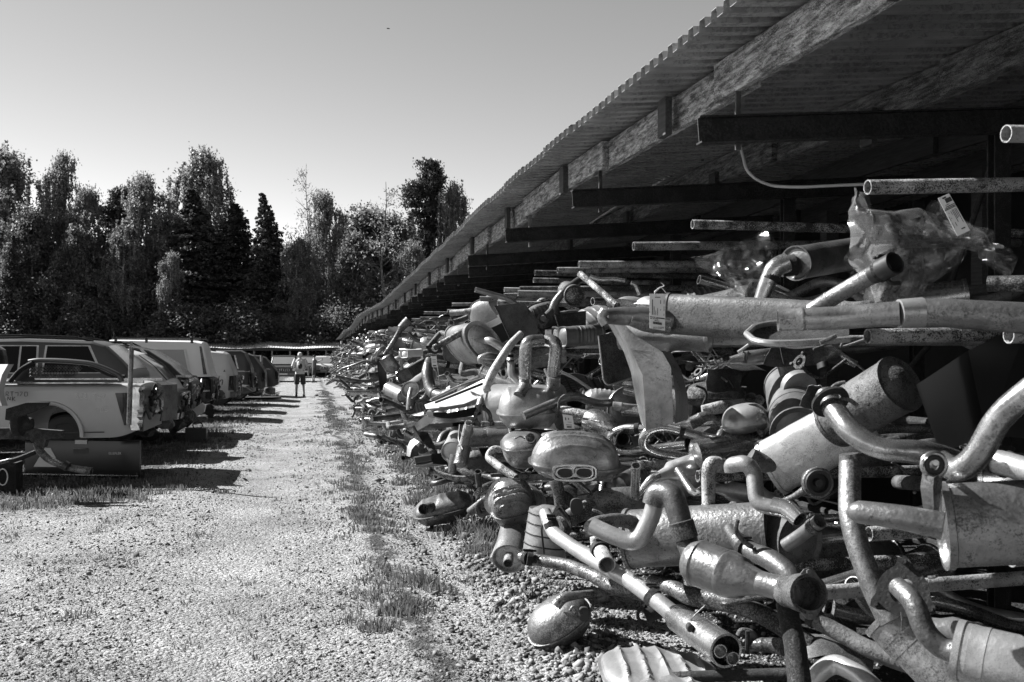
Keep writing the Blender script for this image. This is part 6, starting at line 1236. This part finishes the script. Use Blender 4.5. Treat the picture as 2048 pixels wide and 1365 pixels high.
e = Ex('upright_open_pipe', 'small open pipe standing upright left of the ribbed barrel', (957, 960, 7.2), m='rust')
e.pipe([(958, 975, 7.2), (957, 960, 7.2), (956, 943, 7.15)], [13, 13, 14], 'rust', o1=True).flange((950, 972, 7.2), 8, (948, 966, 7.1), 'oval', 'rust_dark')
e = Ex('leaning_can', 'muffler can leaning on the ground with an open end pipe under the ribbed barrel', (1020, 1100, 6.1), m='alu')
e.can((1040, 1020, 6.7), (1018, 1118, 6.0), 62, m='alu', flat=.9).pipe([(1018, 1112, 6.0), (1016, 1128, 5.9)], [19, 20], 'rust_pipe', o1=True).pipe([(985, 1120, 6.3), (1000, 1085, 6.6)], [12, 14], 'alu_pale')
e = Ex('ground_clam_muffler', 'long pressed muffler lying in the grass at the lane edge with an open round inlet', (880, 1025, 8.9), m='alu')
e.shell((886, 1014, 9.0), 58, 22, 30, rot=-14, pitch=14, deep=.17, m='alu', e=3.4, p=3, fl=1.08, ribs=3, amp=.006).pipe([(862, 1014, 8.85), (847, 1019, 8.6)], [20, 22], 'rust_pipe', o1=True, n=22)
# --- farther items
e = Ex('trumpet_pipe', 'thin pipe slanting up to a wide trumpet end at the far upper pile', (795, 680, 13), m='alu_worn')
e.pipe([(769, 710, 13), (785, 688, 13), (800, 662, 13), (806, 652, 13), (818, 640, 13)], [8, 10, 10, 17, 18], 'alu_worn', o1=True)
e = Ex('hanging_oval_muffler', 'oval muffler hanging nose down below the trumpet pipe', (781, 730, 12.5), m='alu')
e.can((772, 716, 12.5), (788, 742, 12.5), 30, m='alu', flat=.7, dome=.4)
e = Ex('white_square_box', 'bright white square muffler half way down the rack', (822, 707, 12), m='white_part')
e.can((808, 708, 12), (838, 706, 12.2), 16, m='white_part', flat=1.3, e=4)
e = Ex('dark_tall_panel', 'tall dark panel standing at the lane edge of the far pile', (764, 750, 13.5), 'metal plate', 'black')
e.plate([(753, 722), (772, 716), (774, 775), (760, 782)], [13.5, 13.8, 13.8, 13.5], th=.03, m='black')
e = Ex('tilted_box', 'tilted dark box muffler left of the fat curved elbow', (825, 742, 10.5), m='rust')
e.can((808, 752, 10.5), (842, 732, 10.8), 24, m='rust', flat=1.4, e=5)
e = Ex('pale_saucer_muffler', 'pale pressed muffler with a dark oval end under the tilted box', (845, 770, 10), m='alu_pale')
e.can((820, 780, 9.8), (858, 752, 10.4), 30, m='alu_pale', flat=1.2, lip=1.08).pipe([(822, 778, 9.7), (818, 795, 9.6), (816, 820, 9.6)], [8, 9, 8], 'alu_pale')
e = Ex('striped_drum', 'light drum muffler with dark cap low in the far pile', (790, 785, 12), m='alu_pale')
e.can((778, 778, 12), (806, 792, 11.8), 28, m='alu_pale', bands=(.6,))
e = Ex('mouth_pipe', 'long dark pipe with a round mouth pointing at the lane', (790, 812, 11), m='rust')
e.pipe([(762, 800, 10.8), (775, 803, 10.9), (815, 822, 11)], [12, 9, 11], 'rust', o0=True)
e = Ex('ground_pod', 'pale pressed muffler lying on the gravel at the far lane edge', (744, 808, 17.5), m='alu_pale')
e.shell((744, 807, 21), 14, 9, 5, deep=.16, m='alu_pale').pipe([(755, 808, 21), (775, 814, 21)], [4, 4], 'alu')
bird = MB().rings([[P(x, y, 60) + FWD * d for x, y, d in q] for q in (((773, 57, 0), (774, 56.5, .05), (773.5, 57.6, .05)), ((776, 56, 0), (776.5, 57.8, .08), (776, 58.5, 0)), ((780, 57.5, 0), (780, 58, .04), (779.5, 58.2, 0)))]).build('bird', 'black', smooth=False); tag(bird, 'tiny dark bird high in the pale sky', 'bird')
# ------------------------------------------------------------------ the rest of the pile: prototypes copied one by one
def proto(kind, seed, lod=1):
    rd = random.Random(seed); n = 16 if lod else 7; root = empty('exhaust_muffler', (0, 0, 0)); root['_org'] = (0, 0, 0)
    V_ = lambda x, y, z: Vector((x, y, z)); ms = ['alu', 'alu_pale', 'alu_worn', 'mid', 'rust', 'steel', 'alu', 'alu_pale']; m = rd.choice(ms); pm = rd.choice(['alu', 'alu_worn', 'rust_pipe', 'alu_pale', 'rust', 'steel']); r = rd.uniform(.022, .034)
    def tb(name, pts, rr, mm, o0=False, o1=False): return tube(MB(), pts, rr, n=n, open0=o0 and lod, open1=o1 and lod, k=4 if lod else 2).build(name, mm, root)
    j = lambda a: rd.uniform(-a, a)
    if kind == 'can':
        L = rd.uniform(.32, .5); a = rd.uniform(.085, .13); can(mb := MB(), V_(-L / 2, 0, 0), V_(L / 2, 0, 0), a, a * rd.uniform(.6, 1), V_(0, 0, 1), n=24 if lod else 10, e=rd.choice([2, 2.4, 3]), dome=rd.choice([0, .15, .4]), bands=(rd.uniform(.2, .8),), lip=1.05); mb.build('muffler_can', m, root)
        tb('inlet_pipe', [V_(L / 2 - .02, .03, 0), V_(L / 2 + .2, .04, .0), V_(L / 2 + .4, j(.2), j(.15)), V_(L / 2 + .8, j(.2), j(.15))], r, pm, o1=True)
        tb('tail_pipe', [V_(-L / 2 + .02, -.02, 0), V_(-L / 2 - .12, -.02, 0), V_(-L / 2 - .2, j(.12), -.12 * rd.choice([-1, 1, .2])), V_(-L / 2 - .32, j(.12), -.14)], r, pm, o1=True)
    elif kind == 'clam':
        a = rd.uniform(.2, .28); b = rd.uniform(.13, .18); shell(mb := MB(), V_(0, 0, 0), V_(1, 0, 0), V_(0, 1, 0), V_(0, 0, 1), a, b, rd.uniform(.07, .12), rd.uniform(.05, .09), e=rd.choice([2.4, 3, 4]), ribs=rd.choice([0, 0, 5, 9]), amp=.007, n=28 if lod else 12); mb.build('muffler_shell', m, root, ang=45)
        tb('inlet_pipe', [V_(a - .04, .05, 0), V_(a + .15, .05, 0), V_(a + .35, j(.2), j(.2)), V_(a + .7, j(.2), j(.2))], r, pm)
        tb('tail_pipe', [V_(-a + .03, -b * .4, 0), V_(-a - .08, -b * .4, 0), V_(-a - .2, -b * .4, j(.1))], r * 1.1, rd.choice(['steel', pm]), o1=True)
    elif kind == 'pipe':
        pts = [V_(-.6, 0, 0), V_(-.35, j(.05), j(.1)), V_(-.1, j(.25), j(.22)), V_(.15, j(.25), j(.2)), V_(.5, j(.1), j(.1)), V_(.9, 0, 0)]; tb('pipe', pts, r * 1.15, pm, o0=True)
        d = (pts[1] - pts[0]); flange(mb := MB(), pts[0], d, r * 2.1, .5, rd.choice(['oval', 'tri']), n=24 if lod else 9); mb.build('flange', 'rust', root, smooth=False)
    elif kind == 'cat':
        a = rd.uniform(.055, .075); tube(mb := MB(), [V_(x, 0, 0) for x in (-.24, -.16, -.12, .12, .16, .24)], [r, r * 1.5, a, a, r * 1.5, r], n=n + 6, smooth=False); mb.build('converter_body', rd.choice(['steel', 'alu', m]), root)
        tb('inlet_pipe', [V_(.22, 0, 0), V_(.34, 0, 0), V_(.45, j(.2), j(.2)), V_(.8, j(.2), j(.2))], r, pm); tb('outlet_pipe', [V_(-.22, 0, 0), V_(-.3, 0, 0), V_(-.4, j(.12), j(.2)), V_(-.5, j(.12), j(.2))], r, pm, o1=True)
        flange(mb := MB(), V_(.3, 0, 0), V_(1, 0, 0), r * 2, .5, 'oval', n=24 if lod else 9); mb.build('flange', 'rust_dark', root, smooth=False)
    elif kind == 'shield':
        nn = 9 if lod else 4; rows = []
        cv = rd.uniform(.05, .16); W_ = rd.uniform(.12, .2); Ln = rd.uniform(.3, .55)
        for i in range(nn):
            x = -Ln / 2 + Ln * i / (nn - 1); rows.append([V_(x, W_ * t, cv * (1 - t * t) + .03 * math.sin(x * 9 + seed) + .012 * math.sin(t * 9)) for t in np.linspace(-1, 1, nn)])
        MB().grid(rows, thick=V_(0, 0, -.004)).build('shield_skin', rd.choice(['alu_pale', 'alu', 'black', 'mid', 'white_part']), root, ang=45)
    elif kind == 'tips':
        L = .34; can(mb := MB(), V_(-L / 2, 0, 0), V_(L / 2, 0, 0), .15, .085, V_(0, 1, 0), n=28 if lod else 10, e=2.6, dome=.1, lip=1.05); mb.build('muffler_can', m, root)
        for s_ in (-1, 1): tb('tail_tip', [V_(-L / 2 + .02, .07 * s_, 0), V_(-L / 2 - .1, .07 * s_, 0), V_(-L / 2 - .2, .08 * s_, -.03)], r * 1.2, 'steel', o1=True)
        tb('inlet_pipe', [V_(L / 2 - .02, 0, 0), V_(L / 2 + .2, 0, 0), V_(L / 2 + .3, j(.2), .1), V_(L / 2 + .7, j(.2), .1)], r, pm)
    elif kind == 'rod':
        for q_ in range(3):
            o_ = V_(j(.1), j(.12), j(.06)); tb('hanger_rod', [o_, o_ + V_(.12, j(.1), j(.1)), o_ + V_(.2, j(.15), .08), o_ + V_(.36, j(.2), j(.12))], rd.uniform(.005, .009), rd.choice(['alu_worn', 'rust', 'alu_pale']))
        flange(mb := MB(), V_(-.08, 0, 0), V_(1, .3, .2), .05, .5, 'tri', n=24 if lod else 9); mb.build('flange', 'rust', root, smooth=False)
        mb = MB().rings([ring(V_(.1, d, .02), V_(1, 0, 0), V_(0, 0, 1), a_, a_ * 1.2, 14, 2.6) for d, a_ in ((-.02, .02), (-.016, .028), (.016, .028), (.02, .02))]); mb.build('rubber_mount', 'rubber', root)
    elif kind == 'upipe':
        w = rd.uniform(.08, .13); tb('pipe', [V_(.6, w, 0), V_(.1, w, .05), V_(-.2, w, .0), V_(-.34, w * .6, .02), V_(-.34, -w * .6, .02), V_(-.2, -w, 0), V_(.3, -w, -.05)], r * 1.2, pm)
        tube(mb := MB(), [V_(-.05, w, .02), V_(-.09, w, .02)], r * 1.45, n=n, smooth=False); mb.build('clamp', 'rust_dark', root)
    return root
KN = {'can': 'exhaust_muffler', 'clam': 'pressed_muffler', 'pipe': 'bent_pipe', 'cat': 'converter', 'shield': 'heat_shield', 'tips': 'twin_tip_muffler', 'upipe': 'u_bent_pipe', 'rod': 'hanger_bundle'}
KC = {'can': 'exhaust', 'clam': 'exhaust', 'pipe': 'pipe', 'cat': 'converter', 'shield': 'heat shield', 'tips': 'exhaust', 'upipe': 'pipe', 'rod': 'exhaust part'}
KD = {'can': 'can muffler', 'clam': 'pressed muffler', 'pipe': 'bent flanged pipe', 'cat': 'barrel converter', 'shield': 'curved shield', 'tips': 'twin tip muffler', 'upipe': 'U bent pipe', 'rod': 'hanger rod bundle'}
MD = {'alu': 'dull grey', 'alu_pale': 'pale', 'alu_worn': 'stained grey', 'mid': 'dark grey', 'rust': 'rusty', 'steel': 'shiny', 'black': 'black', 'white_part': 'white', 'rust_pipe': 'rough rusty'}
protos = []
for i, kd in enumerate(['can', 'clam', 'pipe', 'cat', 'tips', 'can', 'clam', 'shield', 'upipe', 'pipe', 'can', 'clam', 'cat', 'shield', 'can', 'tips', 'clam', 'upipe', 'pipe', 'can', 'shield', 'clam', 'can', 'pipe', 'rod', 'rod']):
    protos.append((kd, proto(kd, 100 + i)))
TIER = [(2.5, 'top'), (1.66, 'upper'), (.95, 'middle'), (.3, 'ground')]
used, seen, fills = set(), {}, []
def put(k, loc_, rot, tier, bay, sc=1.0, depth='front'):
    kd, src = protos[k]
    if k not in used: r = src; used.add(k)
    else:
        r = src.copy(); C.objects.link(r)
        for ch in src.children:
            c = ch.copy(); C.objects.link(c); c.parent = r
    r.name = KN[kd]; r.location = loc_; r.rotation_euler = rot; r.scale = (sc, sc, sc)
    bodies = [c.data.materials[0].name for c in src.children]; tone = MD.get(bodies[0], 'grey')
    b = 'nearest bay' if bay <= 0 else '%s bay' % ORD[bay]
    lean = 'tipped up' if rot[1] > .12 else 'nose down' if rot[1] < -.12 else 'level'
    lab = '%s %s, %s, %s on %s tier of the %s' % (tone, KD[kd], lean, {'front': 'front', 'mid': 'mid', 'back': 'back'}[depth], tier, b)
    seen[lab] = seen.get(lab, 0) + 1; tag(r, lab, KC[kd], GRP); fills.append((r, lab, loc_)); return r
rd = random.Random(21); order = []
def fill(y0, y1, step, spec, kinds=None, scl=1.):
    for z, tn, x0, dep in spec:
        y = y0 + rd.uniform(0, step)
        while y < y1:
            k = rd.choice(kinds) if kinds else rd.randrange(len(protos)); rr = (rd.uniform(-3.14, 3.14) if protos[k][0] != 'shield' else rd.uniform(-.7, .7), rd.uniform(-.32, .32), (math.pi if rd.random() < .08 else 0) + rd.uniform(-.75, .75))
            zz = z + rd.uniform(-.10, .16); put(k, (x0 + rd.uniform(-.22, .25), y, max(zz, .16)), rr, tn, int(y / 2.87), rd.uniform(.85, 1.2) * scl, dep)
            y += step * rd.uniform(.6, 1.4)
fill(2.2, 7.5, .42, [(.95, 'middle', 3.15, 'back'), (.35, 'ground', 2.8, 'back')])
fill(2.6, 7.5, .8, [(1.75, 'upper', 3.3, 'back')])
fill(6.3, 10, .5, [(1.75, 'upper', 2.6, 'mid'), (1.2, 'middle', 2.4, 'mid'), (.6, 'middle', 2.35, 'mid'), (.25, 'ground', 2.2, 'mid')])
fill(8.8, 17, .42, [(1.62, 'upper', 1.75, 'front'), (1.2, 'middle', 1.6, 'front'), (.75, 'middle', 1.65, 'front'), (.28, 'ground', 1.7, 'front')])
SM = [3, 12, 24, 25, 24, 25, 8, 13]
fill(4.2, 9.5, .26, [(1.35, 'middle', 2.3, 'front'), (.9, 'middle', 2.2, 'front'), (.5, 'ground', 2.1, 'front')], SM, .75)
fill(8.8, 17, .6, [(1.85, 'upper', 2.2, 'mid')])
fill(17, 27, .55, [(1.9, 'top', 1.95, 'front'), (1.5, 'upper', 1.65, 'front'), (1.1, 'middle', 1.6, 'front'), (.6, 'middle', 1.55, 'front'), (.2, 'ground', 1.55, 'front')])
# labels that still coincide get the side of their twin
byl = {}
for r, lab, l in fills: byl.setdefault(lab, []).append((l[1], r))
for lab, rs_ in byl.items():
    if len(rs_) > 1:
        rs_.sort(key=lambda t: t[0])
        for i, (y_, r) in enumerate(rs_): r['label'] = lab + ', %s one' % ORD[i]
print('fill things', len(fills))
lows = [proto(kd, 300 + i, lod=0) for i, kd in enumerate(['can', 'clam', 'clam', 'cat', 'tips', 'can', 'shield', 'can', 'clam', 'pipe'])]
def far_pile():
    groups = {}
    src = []
    for r in lows:
        parts = []
        for ch in r.children:
            me = ch.data; me.calc_loop_triangles(); v = np.empty(len(me.vertices) * 3, np.float32); me.vertices.foreach_get('co', v); t = np.empty(len(me.loop_triangles) * 3, np.int32); me.loop_triangles.foreach_get('vertices', t); parts.append((me.materials[0].name, v.reshape(-1, 3), t.reshape(-1, 3)))
        src.append(parts)
    for q in range(820):
        y = 27 + 51 * rd.random() ** 1.1; z = rd.choice([2.15, 1.9, 1.6, 1.2, .8, .45, .2]) + rd.uniform(-.12, .12); x = rd.uniform(1.75, 2.1) + (.35 if z > 1.9 else 0) + rd.choice([0, 0, .3])
        from mathutils import Euler
        M3 = np.array(Euler((rd.uniform(-3, 3), rd.uniform(-.4, .4), (math.pi if rd.random() < .1 else 0) + rd.uniform(-.8, .8))).to_matrix()) * rd.uniform(.9, 1.35)
        for m, v, t in rd.choice(src):
            g = groups.setdefault(m, [[], [], 0]); g[0].append(v @ M3.T + np.array([x, y, z])); g[1].append(t + g[2]); g[2] += len(v)
    root = empty('far_exhaust_pile', (2, 50, 0), 'mass of exhausts filling the far end of the rack', 'exhausts', GRP, 'stuff'); root['_org'] = (0, 0, 0); root.location = (0, 0, 0)
    for m, (v, t, _) in groups.items():
        o = raw('exhaust_mass', np.concatenate(v), np.concatenate(t), m, smooth=True, parent=root); o.data.set_sharp_from_angle(angle=RAD(40)); o['kind'] = 'stuff'
    for r in lows:
        for ch in list(r.children): bpy.data.objects.remove(ch)
        bpy.data.objects.remove(r)
far_pile()
# drop prototypes nobody used
for kd, lst in PROTO.items():
    for t_, c_ in lst:
        for o in (t_, c_):
            if o.parent is None: bpy.data.objects.remove(o)
for i, (kd, r) in enumerate(protos):
    if i not in used:
        for ch in list(r.children): bpy.data.objects.remove(ch)
        bpy.data.objects.remove(r)
for o in bpy.data.objects:
    if '_org' in o: del o['_org']
